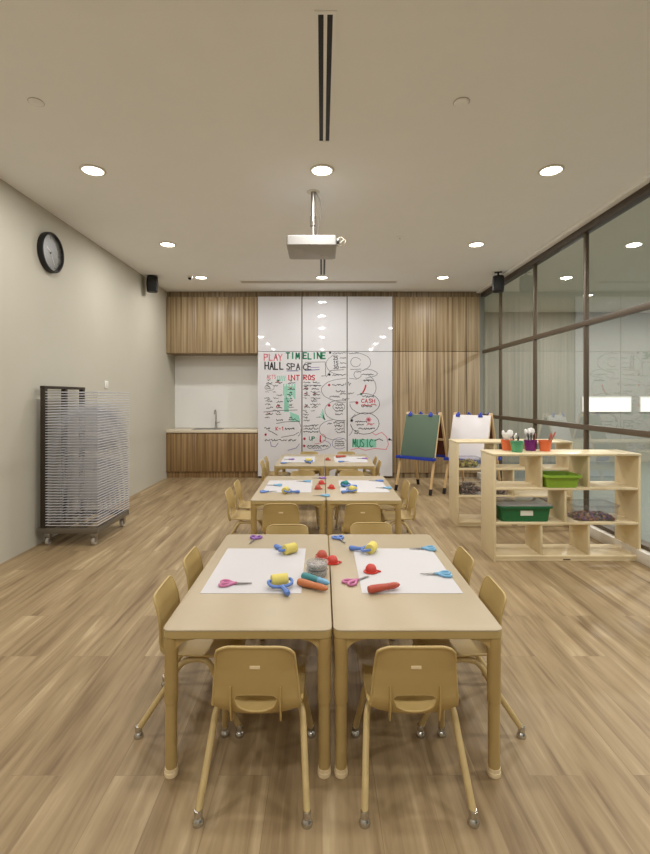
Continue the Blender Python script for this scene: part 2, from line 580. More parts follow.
W3 = {-1.78: 'left', 0.0: 'middle', 1.78: 'right'}
for y, rowname in ((3.73, 'nearest visible row'), (5.54, 'second row'), (7.07, 'far row before the wooden wall')):
    for x, side in W3.items():
        lab = f'round recessed white downlight, {side} one of the {rowname}'
        if y == 3.73 and x == 0:
            lab = 'round recessed white downlight between the black air slot and the projector pole'
        if y == 5.54 and x == 0:
            lab = 'round recessed downlight hidden above the white projector, seen mirrored in the whiteboard'
        downlight(x, y, lab, 'recessed downlights in the ceiling')
for y in (1.9, 0.08, -1.74):
    for x in W3:
        downlight(x, y, 'round recessed downlight overhead, seen only as a reflection in the whiteboard', 'recessed downlights out of the frame')
for x, y in ((4.6, 8.3), (6.6, 8.3), (4.6, 5.2), (6.6, 5.2), (4.6, 2.0), (6.6, 2.0)):  # lamps added to brighten the hall seen through the glass
    downlight(x, y, 'added fill downlight brightening the hall beyond the glass partition', 'added hall fill lights', HALL_FILL_W)


def air_slot(x0, x1, y0, y1, label, m):
    """two dark slots in a white frame flush with the ceiling"""
    t = thing('air_diffuser', label, 'air vent', (0, 0, ZC))
    b = BM()
    long_x = (x1 - x0) > (y1 - y0)
    w = (y1 - y0) if long_x else (x1 - x0)
    e = .018
    box2(b, (x0, y0, -.006), (x1, y0 + e, 0)); box2(b, (x0, y1 - e, -.006), (x1, y1, 0))
    box2(b, (x0, y0 + e, -.006), (x0 + e, y1 - e, 0)); box2(b, (x1 - e, y0 + e, -.006), (x1, y1 - e, 0))
    mid = .017
    if long_x:
        c = (y0 + y1) / 2; box2(b, (x0 + e, c - mid / 2, -.006), (x1 - e, c + mid / 2, 0))
    else:
        c = (x0 + x1) / 2; box2(b, (c - mid / 2, y0 + e, -.006), (c + mid / 2, y1 - e, 0))
    obj('slot_frame', b, 'ceiling' if m == 'slot_black' else 'white_metal', t)
    for s in (-1, 1):
        b = BM()
        if long_x:
            ya, yb = (y0 + e, c - mid / 2) if s < 0 else (c + mid / 2, y1 - e)
            box2(b, (x0 + e, ya, -.002), (x1 - e, yb, -.0005))
        else:
            xa, xb = (x0 + e, c - mid / 2) if s < 0 else (c + mid / 2, x1 - e)
            box2(b, (xa, y0 + e, -.002), (xb, y1 - e, -.0005))
        obj('slot', b, m, t)


air_slot(-.036, .068, 2.19, 3.32, 'long ceiling air diffuser with two black slots, nearest the camera', 'slot_black')
air_slot(-.042, .062, 5.85, 6.94, 'long ceiling air diffuser with two black slots beyond the projector', 'slot_black')
air_slot(-1.25, 1.15, 7.29, 7.43, 'wide grey ceiling air diffuser running across the room before the wooden wall', 'slot_grey')

t = thing('smoke_detector', 'small round smoke detector flat on the ceiling, upper right', 'smoke detector', (.835, 2.87, ZC))
b = BM(); add_lathe(b, [(.045, 0), (.045, -.006), (.038, -.012), (0, -.014)], 28); obj('cover', b, 'ceiling', t)
b = BM(); add_lathe(b, [(.048, 0), (.049, -.003), (.046, -.004)], 28); obj('rim', b, 'grey_plastic', t)
t = thing('sprinkler_cover', 'small round sprinkler cover on the ceiling, upper left', 'sprinkler', (-1.71, 2.87, ZC))
b = BM(); add_lathe(b, [(.042, 0), (.042, -.004), (.036, -.007), (0, -.008)], 28); obj('cover', b, 'ceiling', t)
b = BM(); add_lathe(b, [(.043, 0), (.045, -.003), (.042, -.0035)], 28); obj('rim', b, 'grey_plastic', t)
t = thing('ceiling_sensor', 'tiny round sensor on the ceiling right of the projector', 'sensor', (.86, 5.3, ZC))
b = BM(); add_lathe(b, [(.03, 0), (.03, -.006), (.022, -.014), (0, -.017)], 20); obj('cover', b, 'ceiling', t)
b = BM(); add_lathe(b, [(.008, -.015), (.008, -.02), (0, -.021)], 12); obj('eye', b, 'grey_plastic', t)
t = thing('dome_camera', 'small grey dome camera on the ceiling beside the far left downlight', 'camera', (-1.925, 7.0, ZC))
b = BM(); add_lathe(b, [(.04, 0), (.04, -.02), (.034, -.028), (.03, -.028)], 24); obj('camera_base', b, 'white_metal', t)
b = BM(); add_lathe(b, [(.03, -.028), (.028, -.042), (.018, -.053), (0, -.058)], 24); obj('camera_dome', b, 'black', t)

# projector
t = thing('projector', 'white ceiling projector hanging on a steel pole in the middle of the room', 'projector', (-.088, 4.0, 2.617))
b = BM()
add_loft(b, [(rrect(.40, .41, .02, 4, 0, .215), 0), (rrect(.42, .43, .022, 4, 0, .215), .006), (rrect(.42, .43, .022, 4, 0, .215), .078), (rrect(.405, .415, .02, 4, 0, .215), .086)])
obj('body', b, 'projector', t)
b = BM()
for k in range(6):
    box2(b, (-.15 + k * .012, .12, -.001), (-.144 + k * .012, .30, .0005))
obj('vent', b, 'grey_plastic', t)
b = BM(); add_lathe(b, [(.0, -.002), (.03, -.003), (.032, .0), (.03, .002)], 24, Matrix.Translation((.1, .33, 0))); obj('lens_cover', b, 'grey_plastic', t)
b = BM(); add_cyl(b, (.012, .13, .084), (.012, .13, .50 - .003), .0195, seg=18); obj('pole', b, 'steel', t)
b = BM(); add_lathe(b, [(.028, .20), (.028, .285)], 18, Matrix.Translation((.012, .13, 0)))
add_lathe(b, [(.034, .084), (.036, .10), (.026, .112)], 18, Matrix.Translation((.012, .13, 0))); obj('pole_collar', b, 'chrome', t)
b = BM(); add_lathe(b, [(.055, .494), (.055, .4975)], 24, Matrix.Translation((.012, .13, 0))); obj('ceiling_plate', b, 'white_metal', t)
b = BM(); add_tube(b, smooth_path([(.03, .12, .495), (.07, .12, .42), (.078, .12, .33), (.06, .12, .22), (.045, .12, .13), (.09, .12, .088)]), .0045, 8); obj('cable', b, 'steel', t)
b = BM()
add_tube(b, smooth_path([(.205, .06, .05), (.25, .06, .075), (.285, .06, .055), (.27, .06, .02), (.225, .06, .01), (.205, .06, .03)]), .004, 8)
add_tube(b, smooth_path([(.205, .05, .03), (.24, .04, .03), (.268, .04, .06), (.245, .05, .08), (.205, .07, .06)]), .004, 8)
obj('cable', b, 'cable', t)
b = BM(); box2(b, (.206, .03, .025), (.235, .06, .05), .003); obj('plug', b, 'black', t)


def speaker(label, loc, rz, drop=0.0):
    t = thing('wall_speaker', label, 'speaker', loc, rz)
    b = BM(); loft = [(rrect(.125, .12, .03, 5), -.235), (rrect(.15, .145, .035, 5), -.222), (rrect(.165, .155, .035, 5), -.12), (rrect(.15, .145, .035, 5), -.02), (rrect(.12, .12, .03, 5), -.006)]; add_loft(b, [(o_, z_ - drop) for o_, z_ in loft]); obj('speaker_body', b, 'black', t)
    b = BM(); box2(b, (-.055, -.082, -.205 - drop), (.055, -.07, -.04 - drop), .004); obj('grille', b, 'slot_black', t)
    b = BM(); box2(b, (-.05, -.03, -.008), (.05, .03, -.001), .002); box2(b, (-.012, .0, -.06 - drop), (.012, .02, -.004)); obj('bracket', b, 'black', t)


speaker('small black speaker under the ceiling by the left wall', (-2.475, 7.0, ZC), .35)
speaker('small black speaker under the ceiling by the glass partition', (2.49, 6.78, ZC), -.35, .05)

# clock on the left wall
t = thing('wall_clock', 'round wall clock with a dark rim and grey face on the left wall', 'clock', (XL, 4.56, 2.72))
R90 = Matrix.Rotation(PI / 2, 4, 'Y')
b = BM(); add_lathe(b, [(.165, .001), (.186, .001), (.19, .02), (.188, .048), (.178, .056), (.168, .05), (.165, .03)], 48, R90, ring=True); obj('rim', b, 'black', t)
b = BM(); add_lathe(b, [(.167, .002), (.167, .02), (0, .0205)], 48, R90); obj('clock_face', b, 'clock_face', t)
b = BM()
for k in range(12):
    a = 2 * PI * k / 12
    l = .028 if k % 3 == 0 else .017
    add_box(b, (.0215, math.sin(a) * (.158 - l / 2), math.cos(a) * (.158 - l / 2)), (.002, .006, l), rot=Matrix.Rotation(-a, 4, 'X'))
obj('hour_marks', b, 'ink_black', t)
for l, w, a in ((.085, .009, math.radians(-60)), (.13, .006, math.radians(150))):
    b = BM(); add_box(b, (.0245, math.sin(a) * l * .42, math.cos(a) * l * .42), (.002, w, l), rot=Matrix.Rotation(-a, 4, 'X')); obj('clock_hand', b, 'white_plastic', t)
b = BM(); add_lathe(b, [(.01, .021), (.01, .029), (0, .03)], 16, R90); obj('hub', b, 'black', t)
b = BM(); add_lathe(b, [(.17, .040), (.17, .042), (0, .0422)], 48, R90); obj('cover_glass', b, 'cover', t)

t = thing('wall_switch', 'small white switch plate on the left wall above the drying rack', 'switch', (XL, 5.78, 1.5))
b = BM(); box2(b, (0.0005, -.045, -.045), (.009, .045, .045), .003); obj('plate', b, 'white_plastic', t)
b = BM(); box2(b, (.0085, -.02, -.028), (.013, .02, .028), .002); obj('rocker', b, 'white_metal', t)

# ------------------------------------------------------------------ sink niche
t = thing('upper_cabinet', 'striped wooden wall cabinet above the sink niche', 'cabinet', (0, 0, 2.083))
b = BM(); box2(b, (XL + .003, 8.02, 0), (-1.072, 8.4995, .935)); obj('cabinet_body', b, 'veneer_base', t)
for k in range(3):
    x0, x1 = XL + .004 + k * .509, XL + .004 + (k + 1) * .509 - .003
    b = BM(); box2(b, (x0, 8.0, .0), (x1, 8.019, .935), .0012); obj('door', b, 'veneer', t)
t = thing('base_cabinet', 'low striped wooden cabinet under the sink worktop', 'cabinet', (0, 0, 0))
b = BM(); box2(b, (XL + .003, 8.02, .105), (-1.072, 8.47, .752)); obj('cabinet_body', b, 'veneer_base', t)
for k in range(3):
    x0, x1 = XL + .004 + k * .509, XL + .004 + (k + 1) * .509 - .003
    b = BM(); box2(b, (x0, 8.0, .108), (x1, 8.019, .742), .0012); obj('door', b, 'veneer_base', t)
b = BM(); box2(b, (XL + .004, 8.035, 0.0), (-1.072, 8.06, .104)); obj('toe_kick', b, 'veneer_base', t)
t = thing('worktop', 'thin cream worktop on the low wooden cabinet', 'worktop', (0, 0, .755))
b = BM(); box2(b, (XL + .003, 7.99, .0), (-1.072, 8.476, .045), .003); obj('slab', b, 'stone', t)
t = thing('sink', 'steel sink rim set in the cream worktop', 'sink', (-1.95, 8.22, .80))
b = BM()
o1 = rrect(.50, .34, .04, 5); o2 = rrect(.44, .28, .03, 5)
add_loft(b, [(o1, 0), (o1, .004), (o2, .005), (o2, .002)], (True, True)); obj('rim', b, 'steel', t)
b = BM(); add_lathe(b, [(.03, .0025), (.03, .004), (.02, .004), (0, .0035)], 20); obj('drain', b, 'chrome', t)
t = thing('tap', 'tall slim chrome tap behind the steel sink', 'tap', (-1.86, 8.42, .80))
b = BM(); add_lathe(b, [(.026, 0), (.026, .015), (.018, .03), (.016, .12), (.012, .125)], 18); obj('tap_base', b, 'steel', t)
b = BM(); add_tube(b, smooth_path([(0, 0, .12), (0, 0, .26), (0, -.02, .31), (0, -.07, .32), (0, -.11, .29), (0, -.115, .25)]), .010, 10); obj('spout', b, 'steel', t)
b = BM(); add_cyl(b, (.014, 0, .09), (.07, 0, .115), .006, seg=10); obj('lever', b, 'steel', t)

# ------------------------------------------------------------------ whiteboard
YW = 7.97
XS = [(-1.064, -.341), (-.325, .409), (.425, 1.168)]
NAMES = ('left', 'middle', 'right')
boards = {}
for k, (x0, x1) in enumerate(XS):
    for low in (0, 1):
        z0, z1 = (.035, 2.103) if low else (2.111, 3.018)
        lab = (f'{NAMES[k]} lower glossy whiteboard panel covered in marker writing' if low else f'{NAMES[k]} plain upper glossy white panel above the written whiteboard')
        t = thing('whiteboard_panel', lab, 'whiteboard', ((x0 + x1) / 2, YW, z0), 0, None)
        hw = (x1 - x0) / 2
        b = BM(); box2(b, (-hw, 0, 0), (hw, .028, z1 - z0), .0015); obj('board_face', b, 'whiteboard', t, smooth=0)
        b = BM(); box2(b, (hw + .001, .006, 0), (hw + .009, .028, z1 - z0)); obj('edge_strip', b, 'bronze', t)
        if low:
            boards[k] = t

GL = {'A': [[(0, 0), (.5, 1), (1, 0)], [(.2, .4), (.8, .4)]], 'B': [[(0, 0), (0, 1), (.8, .9), (.8, .6), (0, .5), (.9, .4), (.9, .1), (0, 0)]],
      'C': [[(1, .85), (.5, 1), (0, .6), (0, .3), (.5, 0), (1, .15)]], 'D': [[(0, 0), (0, 1), (.8, .8), (.9, .3), (0, 0)]],
      'E': [[(1, 1), (0, 1), (0, 0), (1, 0)], [(0, .5), (.8, .5)]], 'F': [[(1, 1), (0, 1), (0, 0)], [(0, .5), (.8, .5)]],
      'H': [[(0, 0), (0, 1)], [(1, 0), (1, 1)], [(0, .5), (1, .5)]], 'I': [[(.5, 0), (.5, 1)]],
      'K': [[(0, 0), (0, 1)], [(1, 1), (0, .45), (1, 0)]], 'L': [[(0, 1), (0, 0), (.9, 0)]],
      'M': [[(0, 0), (.1, 1), (.5, .3), (.9, 1), (1, 0)]], 'N': [[(0, 0), (0, 1), (1, 0), (1, 1)]],
      'O': [[(.5, 1), (0, .6), (.2, .05), (.8, .05), (1, .6), (.5, 1)]], 'P': [[(0, 0), (0, 1), (.9, .9), (.9, .55), (0, .45)]],
      'R': [[(0, 0), (0, 1), (.9, .9), (.9, .55), (0, .5), (1, 0)]], 'S': [[(1, .9), (.4, 1), (0, .75), (.9, .35), (.7, .02), (0, .1)]],
      'T': [[(0, 1), (1, 1)], [(.5, 1), (.5, 0)]], 'U': [[(0, 1), (0, .2), (.5, 0), (1, .2), (1, 1)]],
      'X': [[(0, 0), (1, 1)], [(0, 1), (1, 0)]], 'Y': [[(0, 1), (.5, .5), (1, 1)], [(.5, .5), (.5, 0)]], 'Z': [[(0, 1), (1, 1), (0, 0), (1, 0)]],
      '0': [[(.5, 1), (0, .6), (.2, .05), (.8, .05), (1, .6), (.5, 1)]], '1': [[(.2, .8), (.5, 1), (.5, 0)]], '2': [[(0, .8), (.5, 1), (.9, .7), (0, 0), (1, 0)]],
      '3': [[(0, .95), (.8, .9), (.4, .55), (.9, .3), (.5, 0), (0, .1)]], '5': [[(1, 1), (.1, 1), (.1, .55), (.8, .5), (.8, .1), (0, 0)]],
      '-': [[(.1, .5), (.9, .5)]], '!': [[(.5, 1), (.5, .3)], [(.5, .08), (.5, 0)]]}
INK = {}          # (panel, ink, what, number) -> bmesh
FRONT = {'ink_mint': -.0006, 'ink_pink': -.0010, 'ink_grey': -.0011, 'ink_red': -.0013, 'ink_green': -.0014, 'ink_black': -.0015}
NOW = ['marker_notes', 0]


def begin(what):
    NOW[0] = what
    NOW[1] = NOW[1] + 1 if what != 'marker_notes' else 0


def c2w(cx, cy):
    """point of the 4.333x enlargement of the board to metres on the board"""
    px, py = 250 + cx / 4.3333, 340 + cy / 4.3333
    return (px - 322) * YW / F, HC - (py - 397) * YW / F


def stroke(pts, ink, w=.008):
    """a marker line: flat ribbon of dried ink with a little thickness, cut at the panel gaps"""
    w *= 1.2
    P = [c2w(*p) for p in pts]
    Q = []
    for (x0, z0), (x1, z1) in zip(P, P[1:]):
        n = max(1, int(math.hypot(x1 - x0, z1 - z0) / .05))
        for k in range(n):
            Q.append((x0 + (x1 - x0) * k / n, z0 + (z1 - z0) * k / n))
    Q.append(P[-1])
    last = None
    for (x0, z0), (x1, z1) in zip(Q, Q[1:]):
        here = next((k for k, (a, c) in enumerate(XS) if a + .006 < min(x0, x1) and max(x0, x1) < c - .006), None)
        if here != last and NOW[0] == 'bubble_outline':
            NOW[1] += 1
        last = here
        for k, (a, c) in enumerate(XS):
            if a + .006 < min(x0, x1) and max(x0, x1) < c - .006:
                bm = INK.setdefault((k, ink, NOW[0], 0 if NOW[0] == 'marker_notes' else NOW[1]), BM())
                d = Vector((x1 - x0, 0, z1 - z0))
                if d.length < 1e-6:
                    continue
                d.normalize()
                nn = Vector((-d.z, 0, d.x)) * w / 2
                e = d * w * .35 if ink != 'ink_mint' else d * 0.0
                cx = (a + c) / 2
                p0 = Vector((x0 - cx, 0, z0 - .035)) - e
                p1 = Vector((x1 - cx, 0, z1 - .035)) + e
                f = [bm.verts.new(q + Vector((0, FRONT.get(ink, -.0012), 0))) for q in (p0 - nn, p1 - nn, p1 + nn, p0 + nn)]
                bk = [bm.verts.new(q + Vector((0, -.0002, 0))) for q in (p0 - nn, p1 - nn, p1 + nn, p0 + nn)]
                ring_bridge(bm, [f, bk])


def write(txt, x, y, w, h, ink, sw=.009, jit=1.5):
    """hand lettering in a box of the enlargement; y is the top"""
    begin('marker_word')
    n = len(txt)
    cw = w / n
    for k, ch in enumerate(txt):
        if ch not in GL:
            continue
        jx, jy = random.uniform(-jit, jit), random.uniform(-jit, jit)
        for s in GL[ch]:
            stroke([(x + k * cw + jx + u * cw * .72, y + h + jy - v * h) for u, v in s], ink, sw)
    begin('marker_notes')


def scrib(x, y, w, ink='ink_grey', h=7, sw=.0075):
    """one unreadable hand-written word"""
    n = max(4, int(w / 2.6))
    stroke([(x + w * k / n, y + random.uniform(-h / 2, h / 2)) for k in range(n + 1)], ink, sw)


def arc(cx, cy, rx, ry, a0, a1, ink='ink_grey', sw=.0065, n=26):
    begin('bubble_outline')
    stroke([(cx + rx * math.cos(math.radians(a0 + (a1 - a0) * k / n)) + random.uniform(-1, 1), cy + ry * math.sin(math.radians(a0 + (a1 - a0) * k / n)) + random.uniform(-1, 1)) for k in range(n + 1)], ink, sw)
    begin('marker_notes')


def dot(x, y, ink, r=4):
    begin('bullet_dot')
    for a in (0, 60, 120):
        c, s = math.cos(math.radians(a)) * r, math.sin(math.radians(a)) * r
        stroke([(x - c, y - s), (x + c, y + s)], ink, .012)
    begin('marker_notes')


write('PLAY', 62, 62, 84, 27, 'ink_pink', .014)
write('TIM', 158, 56, 62, 25, 'ink_green', .019)
write('ELINE', 232, 56, 98, 25, 'ink_green', .019)
write('HALL', 66, 97, 84, 30, 'ink_black', .017)
write('SPA', 159, 103, 62, 26, 'ink_black', .014)
write('CE', 232, 103, 38, 26, 'ink_black', .014)
stroke([(160, 134), (225, 133), (300, 128)], 'ink_violet', .012)
write('INT', 160, 152, 60, 21, 'ink_red', .013)
write('ROS', 232, 152, 54, 21, 'ink_red', .013)
stroke([(226, 97), (326, 95), (328, 155), (310, 156)], 'ink_grey')
stroke([(262, 120), (300, 118)], 'ink_violet')
stroke([(235, 195), (308, 197)], 'ink_grey')
write('ACTS', 75, 152, 38, 16, 'ink_pink', .007)
for k in range(5):
    stroke([(120 + k * 8, 155), (117 + k * 8, 178)], 'ink_mint', .014)
for r, y in enumerate((186, 212, 238, 266, 291, 322, 347)):
    for c, x in enumerate((70, 112, 165, 232, 270)):
        if random.random() < .1:
            continue
        scrib(x + random.uniform(-4, 4), y + random.uniform(-3, 3), random.uniform(20, 32), random.choice(('ink_black', 'ink_grey', 'ink_black')))
        if random.random() < .7:
            scrib(x + 6, y - 10, 11, 'ink_black', 8)
        if random.random() < .18:
            scrib(x + 2, y - 5, 16, 'ink_red', 6)
for y in (198, 225, 252, 279, 306, 335):
    for x in (64, 100, 232, 262, 286):
        if random.random() < .75:
            scrib(x + random.uniform(-3, 3), y, random.uniform(14, 24), random.choice(('ink_black', 'ink_grey')), 6, .006)
arc(85, 205, 20, 14, 0, 350, 'ink_grey', .005)
for k in range(9):
    stroke([(146 + k * 6, 190 + (k % 2) * 10), (146 + k * 6, 240 + (k % 3) * 8)], 'ink_mint', .016)
for k in range(5):
    stroke([(150 + k * 4, 250), (150 + k * 4, 312)], 'ink_mint', .014)
for k in range(8):
    stroke([(175 + k * 5, 312 + k * 2), (180 + k * 5, 355)], 'ink_mint', .014)
for k in range(4):
    stroke([(315 - k * 5, 300 + k * 10), (322 + k * 2, 345)], 'ink_mint', .014)
stroke([(60, 312), (120, 306), (205, 303)], 'ink_grey'); stroke([(115, 362), (150, 355), (215, 352)], 'ink_grey')
scrib(62, 383, 24, 'ink_black', 8); stroke([(80, 392), (98, 400), (118, 412)], 'ink_black')
write('K-1', 112, 376, 38, 15, 'ink_red', .009); scrib(152, 384, 40, 'ink_black', 9)
arc(195, 385, 26, 38, -80, 60); stroke([(135, 422), (190, 412), (212, 400)], 'ink_grey')
dot(68, 410, 'ink_red', 4)
for x, w in ((64, 24), (92, 30), (126, 34), (166, 34)):
    scrib(x, 434, w, 'ink_black', 9)
stroke([(88, 440), (92, 460), (110, 463), (122, 446)], 'ink_violet'); stroke([(165, 478), (200, 468), (214, 450)], 'ink_violet')
# middle
for y in (371, 384, 398):
    scrib(232, y, 64, 'ink_black', 8)
dot(236, 428, 'ink_red', 5); write('UP', 256, 420, 30, 16, 'ink_green', .010); stroke([(306, 415), (304, 432)], 'ink_red', .018); dot(305, 438, 'ink_red', 3)
dot(235, 459, 'ink_red', 4); scrib(247, 459, 92, 'ink_black', 8); scrib(250, 468, 60, 'ink_grey', 7)
arc(270, 425, 58, 26, -40, 80, 'ink_red', .006); arc(285, 455, 64, 24, -60, 95, 'ink_violet')
# bubbles
arc(430, 97, 93, 46, -75, 70); arc(392, 105, 62, 44, 100, 250)
arc(448, 145, 104, 23, -60, 60); stroke([(330, 160), (350, 132), (420, 128), (480, 126)], 'ink_grey')
arc(425, 218, 116, 52, 70, 290); arc(480, 205, 66, 60, -60, 40)
arc(392, 305, 68, 44, 20, 290); arc(497, 276, 64, 44, -120, 180, 'ink_black')
arc(372, 388, 72, 44, -30, 260); arc(497, 362, 62, 46, -170, 175, 'ink_black', .007)
arc(388, 448, 32, 24, 0, 350, 'ink_violet'); arc(458, 96, 22, 20, 20, 340, 'ink_grey')
dot(347, 55, 'ink_black', 4); scrib(358, 57, 62, 'ink_grey', 7); scrib(428, 58, 40, 'ink_grey', 6)
for y, tx in ((70, '25'), (92, '15'), (110, '30')):
    write(tx, 362, y, 24, 15, 'ink_black', .009); scrib(390, y + 8, 26, 'ink_grey', 6)
dot(344, 150, 'ink_black', 4); scrib(358, 151, 62, 'ink_black', 9); arc(466, 150, 16, 16, 0, 330); scrib(484, 149, 50, 'ink_black', 5)
dot(343, 195, 'ink_red', 4); scrib(356, 195, 52, 'ink_black', 8); scrib(412, 190, 26, 'ink_grey', 18)
for y, x, w in ((222, 372, 40), (232, 390, 60), (246, 345, 44), (256, 400, 30)):
    scrib(x, y, w, 'ink_grey', 9)
stroke([(502, 196), (497, 214), (488, 230)], 'ink_red', .020); scrib(492, 175, 42, 'ink_black', 12); dot(482, 234, 'ink_green', 4)
dot(343, 283, 'ink_red', 5); arc(385, 290, 26, 18, 0, 350)
for y in (282, 294, 306, 322):
    scrib(370, y, 32, 'ink_black', 8)
dot(463, 272, 'ink_red', 6); write('CASH', 484, 256, 62, 16, 'ink_red', .010); scrib(482, 282, 66, 'ink_red', 11, .008); scrib(486, 245, 50, 'ink_black', 8); scrib(484, 288, 44, 'ink_black', 6)
for y, x, w in ((362, 335, 20), (358, 362, 44), (372, 366, 34), (386, 368, 36), (398, 372, 40)):
    scrib(x, y, w, 'ink_black', 9)
stroke([(372, 352), (408, 348), (408, 400)], 'ink_grey')
dot(441, 349, 'ink_black', 5)
for y, x, w in ((354, 456, 50), (368, 462, 30), (384, 470, 70), (392, 448, 24), (404, 452, 22)):
    scrib(x, y, w, 'ink_black', 8)
for a in range(0, 180, 36):
    c, s = math.cos(math.radians(a)) * 11, math.sin(math.radians(a)) * 11
    stroke([(514 - c, 345 - s), (514 + c, 345 + s)], 'ink_pink', .010)
scrib(506, 365, 32, 'ink_pink', 12, .008)
for y in (440, 449, 458):
    scrib(368, y, 40, 'ink_black', 6)
for k in range(13):
    stroke([(447 + k * 8, 430), (447 + k * 8, 465)], 'ink_mint', .026)
write('MUSIC', 446, 430, 92, 34, 'ink_green', .012)
stroke([(540, 437), (560, 428), (575, 436)], 'ink_black', .010); dot(604, 431, 'ink_black', 4); stroke([(604, 431), (614, 434)], 'ink_black', .012)
zz = [(436, 476), (470, 468), (500, 478), (540, 470), (590, 474), (600, 452), (592, 420), (570, 400), (545, 412), (530, 402)]
stroke(zz, 'ink_pink', .009)
for (k, ink, what, num), bm in sorted(INK.items()):
    o = obj(what, bm, ink, boards[k], smooth=0)
    if what == 'marker_notes':
        o['kind'] = 'stuff'
    o['label'] = {'ink_black': 'black', 'ink_grey': 'grey', 'ink_red': 'red', 'ink_pink': 'pink', 'ink_green': 'green', 'ink_mint': 'pale mint', 'ink_violet': 'violet'}[ink] + ' marker writing'

# ------------------------------------------------------------------ tables
TW, TD, TH = .601, 1.18, .53


def make_table():
    t = thing('activity_table', '', 'table')
    b = BM()
    o = rrect(TW, TD, .028, 5); oi = rrect(TW - .006, TD - .006, .026, 5)
    add_loft(b, [(o, TH - .006), (o, TH - .002), (oi, TH)]); obj('tabletop', b, 'laminate', t)
    b = BM()
    o0 = rrect(TW - .006, TD - .006, .026, 5)
    add_loft(b, [(o0, TH - .034), (o, TH - .031), (o, TH - .0065)]); obj('table_rim', b, 'table_edge', t)
    for sx in (-1, 1):
        for sy in (-1, 1):
            x, y = sx * (TW / 2 - .027), sy * (TD / 2 - .027)
            lg = BM()
            add_lathe(lg, [(.0208, .03), (.0208, .262)], 20, Matrix.Translation((x, y, 0)))
            add_lathe(lg, [(.0235, .262), (.024, .266), (.024, .44), (.0255, .445), (.0255, TH - .034)], 20, Matrix.Translation((x, y, 0)))
            leg = obj('leg', lg, 'table_leg', t)
            f = BM(); add_lathe(f, [(.0225, 0), (.0240, .003), (.0240, .016), (.0225, .0165), (.0225, .030)], 20, Matrix.Translation((x, y, 0))); obj('foot', f, 'plate', leg, smooth=20)
            g = BM()
            out = [(0, 0), (.085, 0)] + [(.085 - .075 * math.sin(a), -.070 + .070 * math.cos(a) - .006) for a in [PI / 2 * k / 8 for k in range(9)]] + [(.0, -.085)]
            top = TH - .034
            add_prism(g, [(x - sx * u, top + v) for u, v in out], 'y', y - .016, y + .016)
            add_prism(g, [(y - sy * u, top + v) for u, v in out], 'x', x - .016, x + .016)
            obj('corner_bracket', g, 'table_leg', t)
    return t


table = make_table()
CX = .038
ROWS = [('nearest', 1.69, CX), ('middle', 3.81, CX - .006), ('farthest', 5.70, CX - .006)]
for nm, y0, cx in ROWS:
    for s, side in ((-1, 'left'), (1, 'right')):
        put(table, USED, f'low beige rectangular children\'s table, {side} one of the {nm} pair', (cx + s * (TW / 2 + .003), y0 + TD / 2, 0), 0, 'low beige tables pushed together in pairs')


